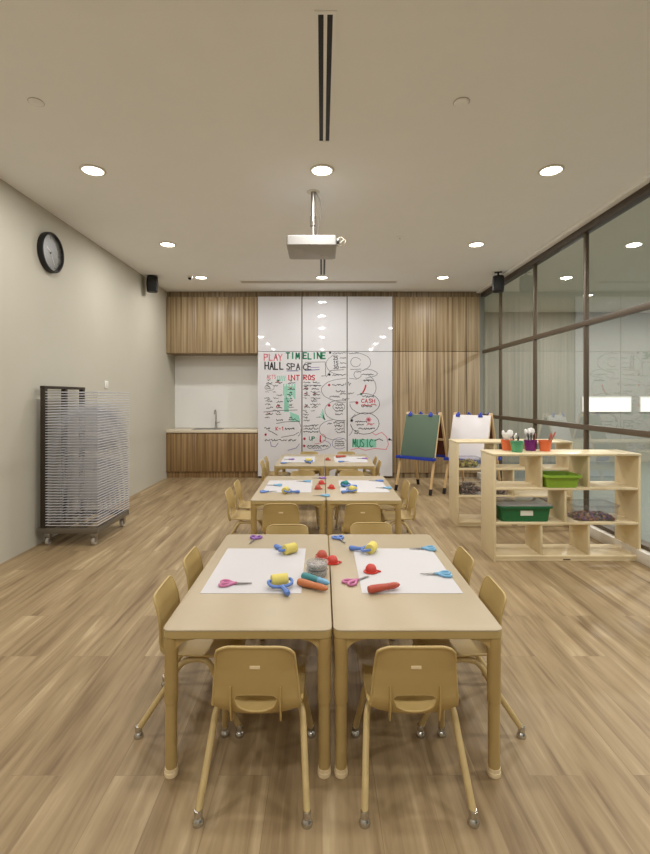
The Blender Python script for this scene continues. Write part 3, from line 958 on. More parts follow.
# ------------------------------------------------------------------ chairs
def make_chair():
    t = thing('child_chair', '', 'chair')
    prof = [(.158, .262, .118), (.150, .283, .138), (.122, .298, .146), (.03, .294, .149), (-.06, .290, .149), (-.112, .288, .147), (-.146, .297, .145),
            (-.162, .325, .1435), (-.168, .365, .141), (-.174, .41, .138), (-.180, .465, .132), (-.1845, .505, .1285), (-.1865, .522, .1265), (-.188, .533, .122), (-.189, .538, .114)]
    P = smooth_path([Vector(p) for p in prof], 8)
    cum = [0]
    for p, q in zip(P, P[1:]):
        cum.append(cum[-1] + math.hypot(q.x - p.x, q.y - p.y))

    def ev(s):
        s = max(0, min(cum[-1], s))
        for i in range(len(P) - 1):
            if s <= cum[i + 1]:
                f = (s - cum[i]) / max(1e-9, cum[i + 1] - cum[i])
                return P[i].lerp(P[i + 1], f)
        return P[-1]

    def s_at_z(z):
        for i in range(len(P) - 1, 0, -1):
            if P[i - 1].y <= z <= P[i].y and P[i].x < -.12:
                f = (z - P[i - 1].y) / (P[i].y - P[i - 1].y)
                return cum[i - 1] + f * (cum[i] - cum[i - 1])
        return 0
    NV = 32
    vs = [-1 + 2 * k / NV for k in range(NV + 1)]
    slot = [k for k in range(NV + 1) if abs(vs[k]) <= .5001]
    sa, sb = s_at_z(.302), s_at_z(.392)
    rows = [sa * k / 18 for k in range(19)] + [None, None] + [sb + (cum[-1] - sb) * k / 16 for k in range(17)]
    i0 = 19
    bm = BM()
    G = []
    for i, s in enumerate(rows):
        row = []
        for k, v in enumerate(vs):
            ss = s
            if s is None:
                q = max(0, 1 - (v / .5) ** 2) if k in slot else 0
                ss = s_at_z(.350 - .042 * math.sqrt(q)) if i == i0 else s_at_z(.358 + .016 * q ** .35)
            p = ev(ss)
            back = min(1, max(0, (p.y - .30) / .08)) if p.x < -.12 else 0
            seat = 1 - back
            rear = min(1, max(0, (.1 - p.x) / .2))
            y = p.x + back * .018 * v * v * min(1, (.545 - p.y) / .09)
            z = p.y + seat * (.006 + .020 * rear) * abs(v) ** 2.5 - max(0, p.y - .50) / .038 * .010 * max(0, abs(v) - .70) ** 2 * 9
            row.append(bm.verts.new((p.z * v, y, z)))
        G.append(row)
    for i in range(len(rows) - 1):
        for k in range(NV):
            if i == i0 and k in slot and k + 1 in slot:
                continue
            bm.faces.new((G[i][k], G[i][k + 1], G[i + 1][k + 1], G[i + 1][k]))
    edge = [G[0][k].co.copy() for k in range(0, NV + 1, 2)] + [G[i][NV].co.copy() for i in range(1, len(rows), 2)] + [G[-1][k].co.copy() for k in range(NV, -1, -2)] + [G[i][0].co.copy() for i in range(len(rows) - 2, 0, -2)]
    slot_edge = [G[i0][k].co.copy() for k in slot] + [G[i0 + 1][k].co.copy() for k in reversed(slot)]
    seat_rows = 13
    # seat and backrest are one moulded shell: split it where the seat turns up
    me = bpy.data.meshes.new('shell'); bm.normal_update(); bm.to_mesh(me)
    o = bpy.data.objects.new('shell', me); C.objects.link(o)
    md = o.modifiers.new('thick', 'SOLIDIFY'); md.thickness = .005; md.offset = 0
    dg = bpy.context.evaluated_depsgraph_get()
    me2 = bpy.data.meshes.new_from_object(o.evaluated_get(dg))
    bpy.data.objects.remove(o); bm.free()
    for nm, test in (('seat', lambda c: c.y > -.135), ('backrest', lambda c: c.y <= -.135)):
        q = BM(); q.from_mesh(me2)
        bmesh.ops.delete(q, geom=[f for f in q.faces if not test(f.calc_center_median())], context='FACES')
        add = [p for p in edge if test(p)]
        # rolled lip along the free edge of this half
        n = len(edge)
        st = next(i for i in range(n) if test(edge[i]) and not test(edge[i - 1]))
        run = []
        i = st
        while test(edge[i % n]):
            run.append(edge[i % n]); i += 1
        add_tube(q, run, .0052, 8)
        if nm == 'backrest':
            add_tube(q, slot_edge, .0032, 6, closed=True)
        obj(nm, q, 'chair', t, smooth=50)
    bpy.data.meshes.remove(me2)
    for s in (-1, 1):
        q = BM()
        add_prism(q, [(-.168, .30), (-.160, .280), (-.140, .284), (-.158, .33), (-.168, .40), (-.174, .40), (-.176, .35)], 'x', s * .082 - .0025, s * .082 + .0025)
        obj('rib', q, 'chair', t, smooth=20)
    q = BM(); add_box(q, (0, -.1838, .470), (.034, .003, .011), .001); o = obj('name_plate', q, 'plate', t); o['label'] = 'pale name plate'
    for s in (-1, 1):
        q = BM(); add_tube(q, smooth_path([(s * .125, .014, .2805), (s * .127, -.01, .281), (s * .1285, -.034, .2805)], 4), .0105, 10); obj('seat_rail', q, 'chair_tube', t)
        rear = smooth_path([(s * .128, -.026, .2805), (s * .135, -.054, .280), (s * .149, -.080, .262), (s * .156, -.114, .204), (s * .172, -.229, .034)], 5)
        front = smooth_path([(s * .126, .004, .2805), (s * .132, .030, .279), (s * .144, .052, .262), (s * .152, .084, .195), (s * .172, .170, .034)], 5)
        for pth in (rear, front):
            q = BM(); add_tube(q, pth, .0115, 12); leg = obj('leg', q, 'chair_tube', t)
            e = pth[-1]
            q = BM(); add_lathe(q, [(.0125, .045), (.0135, .043), (.0135, .024), (.011, .021), (.015, .016), (.0185, .007), (.0175, .0), (0.0, 0.0)], 16, Matrix.Translation((e.x, e.y, 0)))
            o = obj('glide', q, 'chrome', leg); o['label'] = 'chrome glide'
    return t


chair = make_chair()


def seat_at(label, x, y, rz):
    put(chair, USED, label, (x, y, 0), rz + random.uniform(-.02, .02), 'sand plastic chairs around the low tables')


for nm, y0, cx in ROWS:
    d = {'nearest': 0, 'middle': 1, 'farthest': 2}[nm]
    xs = ((-.217, .306), (-.315, .308), None)[d]
    if xs:
        for x, side in zip(xs, ('left', 'right')):
            seat_at(f'sand plastic child\'s chair, its back to the camera, {side} of two before the {nm} tables', x, y0 + (.055 if d == 0 else .022), 0)
    xb = ((-.22, .318), (-.21, .32), (-.185, .36))[d]
    yb = ((2.86, 2.905), (5.06, 5.06), (6.93, 6.93))[d]
    for x, y, side in zip(xb, yb, ('left', 'right')):
        seat_at(f'sand plastic child\'s chair facing the camera across the {nm} tables, {side} one', x, y, PI)
    off = (.012, .150, .09)[d]
    offr = (.016, .085, .0)[d]
    for dy, which in ((.412 if d == 1 else .392, 'nearer'), (.815, 'farther')):
        seat_at(f'sand plastic child\'s chair on the left side of the {nm} tables, {which} one', -.49 - off, y0 + dy, -PI / 2)
        seat_at(f'sand plastic child\'s chair on the right side of the {nm} tables, {which} one', .55 + offr, y0 + dy, PI / 2)


# ------------------------------------------------------------------ paper and craft tools
def make_paper():
    b = BM(); box2(b, (-.211, -.296, 0), (.211, .296, .0012))
    o = obj('drawing_paper', b, 'paper', smooth=0)
    return tag(o, '', 'paper')


def make_scissors(m):
    """tip points to +x, length 0.14"""
    t = thing('scissors', '', 'scissors')
    for s in (-1, 1):
        q = BM()
        add_prism(q, [(-.012, s * -.004), (.0, s * -.008), (.068, s * .001), (.070, s * .003), (.02, s * .006), (-.012, s * .006)], 'z', .005 + s * .0012, .0065 + s * .0012)
        bl = obj('blade', q, 'steel', t); bl['label'] = 'steel blade'
        q = BM()
        pth = smooth_path([(-.012, s * .002, 0), (-.026, s * .004, 0), (-.045, s * .003, 0), (-.062, s * .008, 0), (-.068, s * .020, 0), (-.058, s * .031, 0), (-.038, s * .029, 0), (-.026, s * .018, 0)], 4, closed=True)
        add_tube(q, [p + Vector((0, 0, .0062)) for p in pth], .0058, 8, closed=True)
        add_tube(q, [(.004, s * .001, .0068), (-.012, s * .002, .0065), (-.026, s * .006, .0062)], .006, 8)
        obj('handle', q, m, t)
    q = BM(); add_lathe(q, [(.004, .003), (.004, .0105), (0, .011)], 12); obj('pivot', q, 'chrome', t)
    return t


def make_roller(foam, m):
    """roller axis along x, handle to -y"""
    t = thing('foam_roller', '', 'paint roller')
    q = BM(); add_lathe(q, [(.012, -.036), (.024, -.035), (.026, -.032), (.026, .032), (.024, .035), (.012, .036)], 24, Matrix.Translation((0, 0, .0262)) @ R90)
    obj('foam_sleeve', q, foam, t)
    q = BM()
    add_tube(q, smooth_path([(-.034, 0, .026), (-.047, 0, .026), (-.051, -.014, .024), (-.044, -.036, .019), (-.02, -.046, .016), (0, -.048, .015), (.02, -.046, .016), (.044, -.036, .019), (.051, -.014, .024), (.047, 0, .026), (.034, 0, .026)], 4), .0068, 8)
    obj('roller_frame', q, m, t)
    q = BM(); add_tube(q, smooth_path([(0, -.046, .015), (.003, -.07, .014), (.006, -.10, .0135), (.008, -.122, .0135)], 4), [.010, .010, .0095, .009, .009, .0095, .0105, .0115, .0125, .013, .0125, .0115, .008], 10)
    obj('handle', q, m, t)
    return t


def make_dome(m):
    t = thing('dome_stamp', '', 'craft stamp')
    q = BM(); add_lathe(q, [(.026, .006), (.027, .012), (.024, .024), (.016, .034), (.0, .039)], 24); obj('dome', q, m, t)
    q = BM(); add_lathe(q, [(.030, 0), (.036, .002), (.035, .006), (.026, .007)], 24, None, 1.0, .92); obj('brim', q, m, t)
    q = BM(); add_tube(q, [(.03, -.004, .006), (.038, -.007, .005), (.046, -.006, .004)], [.006, .005, .003], 8); obj('tab', q, m, t)
    return t


def make_tool(m, m2):
    """chunky modelling tool along x, tip at +x, length .15"""
    t = thing('clay_tool', '', 'craft tool')
    T = Matrix.Translation((0, 0, .0165)) @ R90
    q = BM(); add_lathe(q, [(.008, -.075), (.014, -.072), (.0165, -.06), (.0155, -.02), (.013, .015), (.011, .02)], 20, T); obj('grip', q, m, t)
    q = BM(); add_lathe(q, [(.011, .02), (.0135, .028), (.0135, .05), (.010, .066), (.004, .075), (0, .076)], 20, T); obj('tip', q, m2, t)
    q = BM(); add_lathe(q, [(.0128, .016), (.0142, .018), (.0142, .024), (.0128, .027)], 20, T); obj('collar', q, m2, t)
    return t


def make_tub():
    t = thing('craft_tub', '', 'tub')
    q = BM(); add_lathe(q, [(.042, .0005), (.046, .003), (.050, .027), (.052, .028), (.052, .031), (.048, .031), (.0445, .005), (0, .004)], 36); obj('tub_body', q, 'tub', t)
    q = BM(); add_lathe(q, [(.0435, .0055), (.0455, .018), (.04, .0235), (0, .024)], 30); obj('glitter', q, 'glitter', t)['kind'] = 'stuff'
    return t


paper = make_paper()
sc = {k: make_scissors(k) for k in ('pink', 'purple', 'blue_soft', 'sky_blue')}
rl = {'yellow': make_roller('foam', 'blue_soft'), 'teal': make_roller('foam_teal', 'blue_soft')}
dm = {'red': make_dome('red'), 'brick': make_dome('brick_red')}
tl = {'orange': make_tool('orange', 'orange'), 'teal': make_tool('teal', 'sky_blue'), 'brick': make_tool('brick_red', 'brick_red')}
tub = make_tub()
TZ = TH + .0006
PZ = TH + .0022
G_ = 'craft tools laid out on the tables'


def on(px, py, z=TZ):
    """spot on a table surface that the photograph shows at this pixel"""
    y = (HC - z) * F / (py - 397)
    return ((px - 322) * y / F, y, z)


def lay(src, label, px, py, deg, z=TZ, g=None):
    x, y, _ = on(px, py, z)
    return put(src, USED, label, (x, y, z), math.radians(deg), g)


for (nm, y0, cx) in ROWS:
    yo = y0 - 1.69
    put(paper, USED, f'large white drawing paper on the left table of the {nm} pair', (-.298 + cx - CX, 2.297 + yo, TH + .0004), 0, 'white drawing papers on the tables')
    put(paper, USED, f'large white drawing paper on the right table of the {nm} pair', (.378 + cx - CX, 2.297 + yo, TH + .0004), 0, 'white drawing papers on the tables')

# nearest pair
lay(sc['purple'], 'purple scissors at the far edge of the nearest left table', 253.5, 540.5, -100)
lay(sc['pink'], 'pink scissors lying on the white paper of the nearest left table', 236, 584.5, 0, PZ)
lay(rl['yellow'], 'yellow foam roller with blue handle on the near edge of the left paper', 279.5, 586, 18, PZ)
lay(rl['yellow'], 'yellow foam roller with blue handle at the far corner of the left paper', 290, 553.5, -138, PZ)
lay(tub, 'round frosted tub of grey glitter, lower of two stacked on the nearest left table', 317, 575, 0)
put(tub, USED, 'round frosted tub of grey glitter on top of another tub', (on(317, 575)[0], on(317, 575)[1], TZ + .0312), .3)
lay(tl['orange'], 'burnt orange chunky clay tool by the right edge of the nearest left table', 312.5, 589, -32)
lay(tl['teal'], 'teal clay tool lying behind the burnt orange clay tool', 315.5, 583, -38)
lay(dm['red'], 'small red stamp at the seam of the nearest tables beside the tubs', 332.5, 563, 10)
lay(dm['brick'], 'small red stamp behind the stacked tubs on the nearest left table', 322, 557.5, 140)
lay(sc['blue_soft'], 'blue scissors at the far edge of the nearest right table', 341, 540.5, -70)
lay(rl['yellow'], 'yellow foam roller with blue handle at the far corner of the right paper', 371.5, 552.5, -112, PZ)
lay(dm['red'], 'red domed stamp standing on the white paper of the nearest right table', 371, 572, 5, PZ)
lay(sc['pink'], 'pink scissors beside the left edge of the nearest right paper', 357.5, 581, 38)
lay(tl['brick'], 'brick red clay tool across the near left corner of the right paper', 384, 591, 22, PZ + .002)
lay(sc['sky_blue'], 'sky blue scissors at the far right corner of the nearest right paper', 422, 549.3, 180, PZ)
lay(sc['sky_blue'], 'sky blue scissors in the middle right of the nearest right paper', 435.5, 575, 176, PZ)
# middle pair
lay(sc['sky_blue'], 'sky blue scissors at the far right of the middle left paper', 303.5, 481.7, 180, PZ)
lay(sc['sky_blue'], 'sky blue scissors near the far left of the middle left paper', 274, 485.6, 180, PZ)
lay(sc['blue_soft'], 'blue scissors near the front left corner of the middle left paper', 268.5, 492, 10, PZ)
lay(rl['yellow'], 'yellow foam roller with blue handle on the middle left paper', 285.5, 493, 80, PZ)
lay(dm['red'], 'red stamp near the seam on the middle left table, farther one', 321.3, 484, 20)
lay(dm['brick'], 'red stamp near the seam on the middle left table, nearer one', 318, 489, -20)
lay(dm['red'], 'red stamp on the middle right table beside the teal roller', 331.5, 488.5, 150)
lay(sc['purple'], 'purple scissors at the far edge of the middle tables', 319, 478.4, 180)
lay(sc['sky_blue'], 'sky blue scissors at the near edge of the middle left table by the seam', 321, 496, 180)
lay(rl['teal'], 'teal foam roller with blue handle on the middle right table', 344.5, 486.5, 60, TZ)
lay(rl['yellow'], 'yellow foam roller with blue handle on the middle right paper', 353, 492, -60, PZ)
lay(sc['blue_soft'], 'blue scissors at the far edge of the middle right paper', 376, 481.2, 180, PZ)
lay(sc['sky_blue'], 'sky blue scissors at the right edge of the middle right paper', 383.5, 488.3, 178, PZ)
# farthest pair
lay(rl['yellow'], 'yellow foam roller on the farthest left paper', 308.5, 462.5, 10, PZ)
lay(sc['blue_soft'], 'blue scissors at the near edge of the farthest left paper', 286.5, 463.2, 5, PZ)
lay(sc['purple'], 'dark purple scissors at the far edge of the farthest left paper', 289, 459.6, 180, PZ)
lay(dm['brick'], 'red stamp by the seam of the farthest tables', 327.5, 460.3, 30)
lay(tl['brick'], 'brick red clay tool on the far part of the farthest right table', 341, 457.5, 20, PZ + .002)
lay(sc['blue_soft'], 'blue scissors at the near left of the farthest right paper', 344, 461.8, 10, PZ)
lay(sc['purple'], 'purple scissors at the far right of the farthest right paper', 362, 458.8, 180, PZ)


# ------------------------------------------------------------------ shelves
def make_shelf():
    """1.19 wide (x), 0.32 deep (y, front at 0), 0.885 high; open on both sides"""
    t = thing('storage_shelf', '', 'shelf')
    W, D, H, th = 1.204, .325, .885, .019
    for x in (0, W - th):
        q = BM(); box2(q, (x, 0, 0), (x + th, D, H - th - .0005), .003); obj('side_panel', q, 'maple', t)
    q = BM(); box2(q, (-.004, -.004, H - th), (W + .004, D + .004, H), .005); obj('top_board', q, 'maple', t)
    for z in (.322, .605):
        q = BM(); box2(q, (th, .002, z - .019), (W - th, D - .002, z), .003); obj('shelf_board', q, 'maple_edge', t)
    q = BM(); box2(q, (th, .006, .03), (W - th, D - .006, .05), .003); obj('bottom_board', q, 'maple_edge', t)
    q = BM(); box2(q, (th, .012, 0), (W - th, .03, .0295), .002); box2(q, (th, D - .03, 0), (W - th, D - .012, .0295), .002); obj('plinth', q, 'maple', t)
    q = BM(); box2(q, (W / 2 - .03, .0105, .010), (W / 2 + .03, .0118, .020)); o = obj('maker_plate', q, 'bronze', t); o['label'] = 'tiny dark plate'
    for x, z0, z1 in ((.395, .6055, H - th), (.785, .6055, H - th), (.593, .3225, .586), (.395, .0505, .303), (.785, .0505, .303)):
        q = BM(); box2(q, (x - .009, .012, z0), (x + .009, D - .012, z1 - .0005), .003); obj('divider', q, 'maple', t)
    return t


SX, SY = 1.408, 3.93
shelf = make_shelf()
put(shelf, USED, 'pale birch open storage shelf, the nearer of two, with the green bins', (SX, SY, 0), 0, 'birch storage shelves')
put(shelf, USED, 'pale birch open storage shelf standing behind the nearer one', (SX, 5.0, 0), 0, 'birch storage shelves')


def tray(bm, w, d, h, tw, td, th=.004, lip=.014, r=.03):
    """open tapered tray: base w x d, rim tw x td"""
    secs = [(rrect(w, d, r, 4), 0), (rrect(tw, td, r, 4), h), (rrect(tw + 2 * lip, td + 2 * lip, r + lip, 4), h), (rrect(tw + 2 * lip, td + 2 * lip, r + lip, 4), h - .014),
            (rrect(tw + 2 * lip - .006, td + 2 * lip - .006, r + lip - .003, 4), h - .014), (rrect(tw + 2 * lip - .006, td + 2 * lip - .006, r + lip - .003, 4), h + .0035),
            (rrect(tw - 2 * th, td - 2 * th, r - th, 4), h + .0035), (rrect(w - 2 * th, d - 2 * th, r - th, 4), th)]
    add_loft(bm, secs)


def heap(bm, w, d, h, n=5, seedv=1, size=.022):
    """a heap of small loose pieces"""
    rnd = random.Random(seedv)
    for i in range(n):
        u, v = rnd.uniform(-1, 1), rnd.uniform(-1, 1)
        lim = (1 - .75 * max(u * u, v * v)) * h
        z = rnd.uniform(.0, max(.004, lim))
        s = [size * rnd.uniform(.6, 1.3) for _ in range(3)]
        rt = Matrix.Rotation(rnd.uniform(0, 3), 4, 'X') @ Matrix.Rotation(rnd.uniform(0, 3), 4, 'Z')
        add_box(bm, (u * w / 2, v * d / 2, .012 + z), s, size * .15, rt)


# lime tray on the upper shelf
t = thing('storage_tray', 'lime green plastic tray on the upper board of the nearer shelf', 'tray', (SX + .566, SY + .105, .6055))
q = BM(); tray(q, .25, .20, .10, .29, .245); obj('tray_body', q, 'lime', t)
for s in (-1, 1):
    q = BM(); box2(q, (s * .163 - .010, -.06, .081), (s * .163 + .010, .06, .087), .002); obj('handle', q, 'lime', t)
# dark green bin with clear lid
t = thing('storage_bin', 'dark green plastic bin with a clear lid and white label on the nearer shelf', 'bin', (SX + .272, SY + .15, .3225))
q = BM(); tray(q, .39, .24, .125, .425, .26, lip=.018); obj('bin_body', q, 'green', t)
q = BM(); add_loft(q, [(rrect(.458, .288, .04, 4), .130), (rrect(.458, .288, .04, 4), .136), (rrect(.38, .24, .035, 4), .152)]); o = obj('lid', q, 'clear_lid', t); o['label'] = 'smoky clear lid'
q = BM(); box2(q, (-.045, -.1275, .050), (.058, -.1255, .092)); m_ = obj('bin_label', q, 'label', t); m_.rotation_euler = (0, 0, 0); m_['label'] = 'white label'
q = BM(); heap(q, .26, .14, .10, 40, 3, .03); obj('contents', q, 'bits', t)['kind'] = 'stuff'


def clear_box(label, loc, w, d, h, bits, seedv, fill, n=60, size=.024, heap_w=.8):
    t = thing('clear_box', label, 'box', loc)
    q = BM(); tray(q, w, d, h, w + .03, d + .03, .003, .008); obj('box_body', q, 'clear', t)
    q = BM(); heap(q, w * heap_w, d * heap_w, fill, n, seedv, size); obj('contents', q, bits, t)['kind'] = 'stuff'
    return t


clear_box('clear plastic box half full of small brown and purple pieces on the nearer shelf', (SX + .875, SY + .155, .3225), .34, .22, .13, 'bits', 5, .03, 190, .025, .92)
clear_box('clear plastic box of yellow and green pieces on the upper board of the rear shelf', (SX + .155, 5.15, .6055), .21, .22, .10, 'bits_yellow', 6, .07, 80, .026)
clear_box('clear plastic box of dark pieces on the middle board of the rear shelf', (SX + .17, 5.15, .3225), .25, .22, .14, 'bits_dark', 7, .11, 130, .024)
clear_box('clear plastic box of mixed pieces right of the dark pieces on the rear shelf', (SX + .44, 5.15, .3225), .22, .22, .10, 'bits_dark', 8, .05, 70, .024)


def cup(label, m, px, y, kinds, seedv):
    x = (px - 322) * y / F
    t = thing('craft_cup', label, 'cup', (x, y, .8858))
    q = BM(); add_lathe(q, [(.040, 0), (.042, .002), (.0535, .084), (.0565, .085), (.0565, .092), (.0505, .092), (.040, .004), (0, .003)], 28); obj('cup_body', q, m, t)
    q = BM(); add_lathe(q, [(.0515, .070), (.0545, .071), (.0545, .076), (.0527, .077)], 28, ring=True); obj('cup_band', q, m, t)
    return Vector((x, y, .8858)), label


def pen(name, label, cat, base, top, r, m, m2, group):
    """a stick standing in a cup"""
    base, top = Vector(base), Vector(top)
    d = top - base
    t = thing(name, label, cat, base, 0, group)
    q = BM(); add_cyl(q, (0, 0, 0), d * .78, r, seg=10); obj('shaft', q, m, t)
    q = BM(); add_cyl(q, d * .78, d, r * 1.25, r * .9, seg=10); obj('cap', q, m2, t)
    return t


def spreader(label, base, top, group):
    base, top = Vector(base), Vector(top)
    d = top - base
    t = thing('paint_spreader', label, 'craft tool', base, 0, group)
    q = BM(); add_cyl(q, (0, 0, 0), d * .7, .005, seg=10); obj('handle', q, 'white_plastic', t)
    q = BM(); add_lathe(q, [(.004, -.036), (.022, -.026), (.033, 0), (.027, .024), (0, .034)], 18, Matrix.Translation(d * .82) @ frame_z(d), 1.0, .3); obj('paddle', q, 'white_plastic', t)
    return t


c1, _ = cup('orange plastic cup of white paint spreaders, leftmost on the nearer shelf top', 'cup_orange', 507.5, 4.195, '', 1)
c2, _ = cup('sea green plastic cup on the nearer shelf top', 'cup_green', 517, 4.06, '', 2)
c3, _ = cup('deep purple plastic cup full of pens on the nearer shelf top', 'cup_purple', 530.5, 4.17, '', 3)
c4, _ = cup('orange plastic cup of pencils, rightmost on the nearer shelf top', 'cup_orange', 545, 4.13, '', 4)
for k, (u, v, du, dv, h) in enumerate(((-.012, .012, -.018, .014, .170), (.012, .014, .024, .016, .174), (-.008, -.016, -.020, -.022, .150), (.018, -.012, .046, -.020, .148))):
    spreader('white paint spreader standing in the left orange cup', c1 + Vector((u, v, .0045)), c1 + Vector((u + du, v + dv, h)), 'white spreaders in the left orange cup')
for k, (u, v, du, dv, h) in enumerate(((-.012, .012, -.020, .016, .186), (.010, .020, .014, .026, .196), (.0, .004, -.004, .002, .176))):
    spreader('white paint spreader standing in the purple cup', c3 + Vector((u, v, .0045)), c3 + Vector((u + du, v + dv, h)), 'white spreaders in the purple cup')
for k, (u, v, du, dv, h) in enumerate(((-.018, -.012, -.012, -.006, .15), (-.004, -.02, -.004, -.01, .155), (.012, -.018, .01, -.008, .145))):
    pen('marker_pen', 'dark marker pen standing in the purple cup', 'pen', c3 + Vector((u, v, .0045)), c3 + Vector((u + du, v + dv, h)), .0048, 'pen_dark', 'black', 'dark pens in the purple cup')
pen('marker_pen', 'orange marker pen standing in the purple cup', 'pen', c3 + Vector((.024, -.004, .0045)), c3 + Vector((.04, -.01, .15)), .005, 'orange', 'orange', None)
for k, (u, v, du, dv, h) in enumerate(((.0, .0, .055, 0, .155), (.008, -.014, .07, -.01, .165), (.014, .012, .06, .012, .14))):
    pen('pencil', 'brown pencil leaning to the right in the right orange cup', 'pencil', c4 + Vector((u, v, .0045)), c4 + Vector((u + du, v + dv, h)), .005, 'pen_brown', 'brick_red', 'brown pencils in the right orange cup')
for k, (u, v, du, dv, h) in enumerate(((-.01, 0, -.025, 0, .135), (.01, .008, .012, .012, .13), (.0, -.015, -.004, -.015, .125))):
    pen('marker_pen', 'grey marker pen standing in the sea green cup', 'pen', c2 + Vector((u, v, .0045)), c2 + Vector((u + du, v + dv, h)), .0048, 'grey_plastic', 'black', 'grey pens in the sea green cup')


# ------------------------------------------------------------------ easels
def make_easel(label, loc, rz, face):
    """front feet at (+-.275, 0), back feet at (+-.275, .65); apex 1.12 high"""
    t = thing('art_easel', label, 'easel', loc, rz)
    A, H = .325, 1.13
    sl = A / H
    for side, y0, sy in (('front', 0, 1), ('rear', .65, -1)):
        for sx in (-1, 1):
            x = sx * .275
            off = -.016 * sy
            q = BM()
            P0, P1 = Vector((x, y0, .0)), Vector((x - sx * .018, y0 + sy * (A - .012), H))
            ax = (P1 - P0).normalized()
            add_box(q, (P0 + P1) / 2 + Vector((0, 0, .012)), (.034, .021, (P1 - P0).length - .03), .004, frame_z(ax))
            leg = obj('leg', q, 'pine', t)
            q = BM(); add_box(q, P0 + ax * .045, (.041, .028, .085), .006, frame_z(ax)); o = obj('rubber_foot', q, 'black', leg); o['label'] = 'black rubber foot'
        # board lying on this side's slope
        ax = Vector((0, sy * A, H)).normalized()
        nrm = Vector((0, -sy * H, A)).normalized()
        c = Vector((0, y0, 0)) + Vector((0, sy * A, H)) * .70 + nrm * .022
        R = Matrix((Vector((1, 0, 0)), (ax.cross(Vector((1, 0, 0)))).normalized(), ax)).transposed().to_4x4()
        q = BM(); add_box(q, c, (.545, .010, .62), .002, R)
        o = obj('board', q, face if side == 'front' else 'maroon', t)
        q = BM()
        for dz in (-.06, .30):
            add_box(q, c - nrm * .018 + ax * dz, (.52, .018, .03), .003, R)
        obj('cross_rail', q, 'pine', t)
        # tray
        tc = Vector((0, y0, 0)) + Vector((0, sy * A, H)) * .415 + nrm * .055
        q = BM()
        add_box(q, tc + Vector((0, 0, -.016)), (.60, .09, .006), .002)
        for dx, dy, sx_, sy_ in ((0, .043, .60, .005), (0, -.043, .60, .005), (.298, 0, .005, .09), (-.298, 0, .005, .09)):
            add_box(q, tc + Vector((dx, dy, .0)), (sx_, sy_, .036), .0015)
        obj('tray', q, 'blue', t)
        for x in (-.20, .13) if side == 'front' else (-.07, .22):
            cc = c + ax * .305 + Vector((x, 0, 0)) + nrm * .006
            q = BM(); add_box(q, cc, (.06, .022, .05), .006, R); add_box(q, cc + ax * .03, (.026, .014, .03), .004, R); obj('clip', q, 'blue', t)
    for sx in (-1, 1):
        q = BM(); add_cyl(q, (sx * .262, A - .03, H - .05), (sx * .262, A + .03, H - .05), .008, seg=10); obj('hinge', q, 'steel', t)
    q = BM(); add_tube(q, [(.25, .11, .40), (.25, .325, .37), (.25, .54, .40)], .004, 6); obj('spreader_cord', q, 'steel', t)
    return t


fa = math.atan2(-.36, .417)
make_easel('wooden children\'s easel with a green chalkboard and blue trays', (1.2725, 6.75, 0), fa, 'chalk')
make_easel('wooden children\'s easel with a white board beside the green one', (1.905, 6.50, 0), fa, 'easel_white')


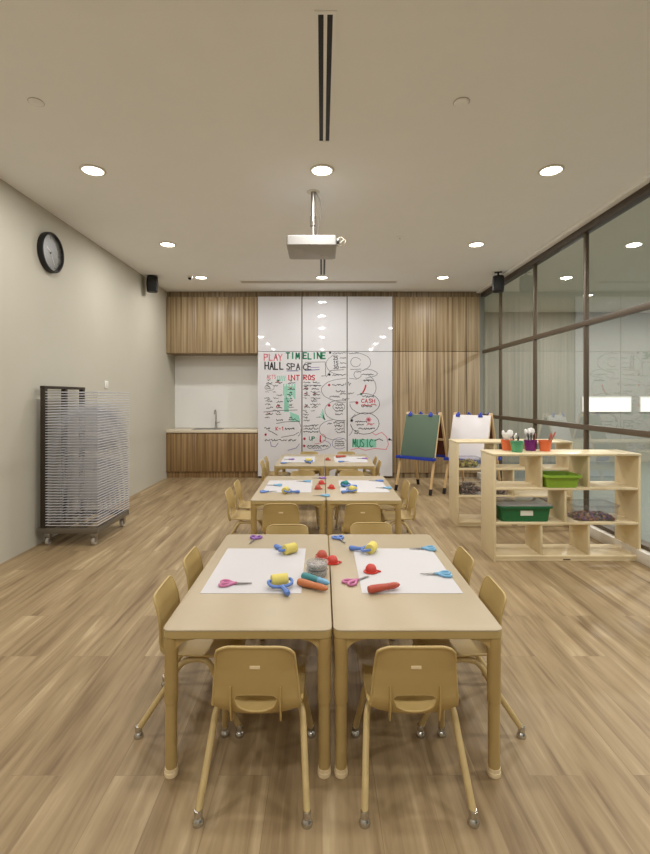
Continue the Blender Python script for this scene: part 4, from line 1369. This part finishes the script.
# ------------------------------------------------------------------ drying rack
t = thing('drying_rack', 'tall wheeled art drying rack with many wire shelves by the left wall', 'drying rack', (-2.53, 4.335, 0))
RW, RD = .50, .72          # into the room (x), along the wall (y)
q = BM()
for y in (.0, RD - .03):
    box2(q, (-.045, y, .115), (RW, y + .03, .165), .003)
for x in (-.03, RW - .03):
    box2(q, (x, .03, .115), (x + .03, RD - .03, .165), .003)
for x in (.12, .28):
    box2(q, (x, .03, .12), (x + .025, RD - .03, .15), .002)
obj('base_frame', q, 'rack_base', t)
for y in (.015, RD / 2, RD - .015):
    q = BM(); box2(q, (-.012, y - .022, .165), (.032, y + .022, 1.425), .003); obj('post', q, 'rack_frame', t)
q = BM(); box2(q, (-.014, -.008, 1.4255), (.034, RD + .008, 1.452), .003); obj('top_rail', q, 'rack_frame', t)
for x, y in ((.03, .05), (RW - .05, .05), (.03, RD - .05), (RW - .05, RD - .05)):
    q = BM(); add_box(q, (x, y, .095), (.05, .05, .038), .004); box2(q, (x - .022, y - .02, .03), (x - .018, y + .02, .09)); box2(q, (x + .018, y - .02, .03), (x + .022, y + .02, .09)); cs = obj('caster', q, 'steel', t)
    q = BM(); add_lathe(q, [(.014, -.0145), (.034, -.013), (.037, -.006), (.037, .006), (.034, .013), (.014, .0145)], 20, Matrix.Translation((x, y, .0372)) @ R90); obj('wheel', q, 'rubber', cs)
q = BM()
wr = .0028
for (x0, y0, x1, y1) in ((.033, .0, RW, .0), (.033, RD, RW, RD), (RW, 0, RW, RD), (.033, 0, .033, RD)):
    add_cyl(q, (x0, y0, 0), (x1, y1, 0), .0042, seg=6)
for k in range(1, 7):
    yy = RD * k / 7
    add_cyl(q, (.034, yy, 0), (RW, yy, 0), wr * .7, seg=5)
for k in range(1, 4):
    xx = .033 + (RW - .033) * k / 4
    add_cyl(q, (xx, 0, -.003), (xx, RD, -.003), wr * .7, seg=5)
ws = obj('wire_shelf', q, 'wire', t, (0, 0, .19))
for k in range(1, 50):
    c = ws.copy(); C.objects.link(c); c.parent = t
    c.location = (0, 0, .19 + k * 1.205 / 49)

# ------------------------------------------------------------------ camera, world, view
cam = bpy.data.cameras.new('camera')
cam.sensor_fit = 'AUTO'; cam.sensor_width = 36.0
cam.lens = F / 854 * 36.0
cam.shift_x = 3.0 / 854
cam.shift_y = -30.0 / 854
cam.clip_start = .02
co = bpy.data.objects.new('camera', cam); C.objects.link(co)
co.location = (0, 0, HC); co.rotation_euler = (PI / 2, 0, 0)
S.camera = co
w = bpy.data.worlds.new('world'); S.world = w; w.use_nodes = True
w.node_tree.nodes['Background'].inputs[0].default_value = (.6, .6, .58, 1)
w.node_tree.nodes['Background'].inputs[1].default_value = .2
vs = S.view_settings
vs.view_transform = 'Standard'; vs.look = 'None'; vs.gamma = 1.0; vs.use_curve_mapping = False
vs.exposure = 0.10
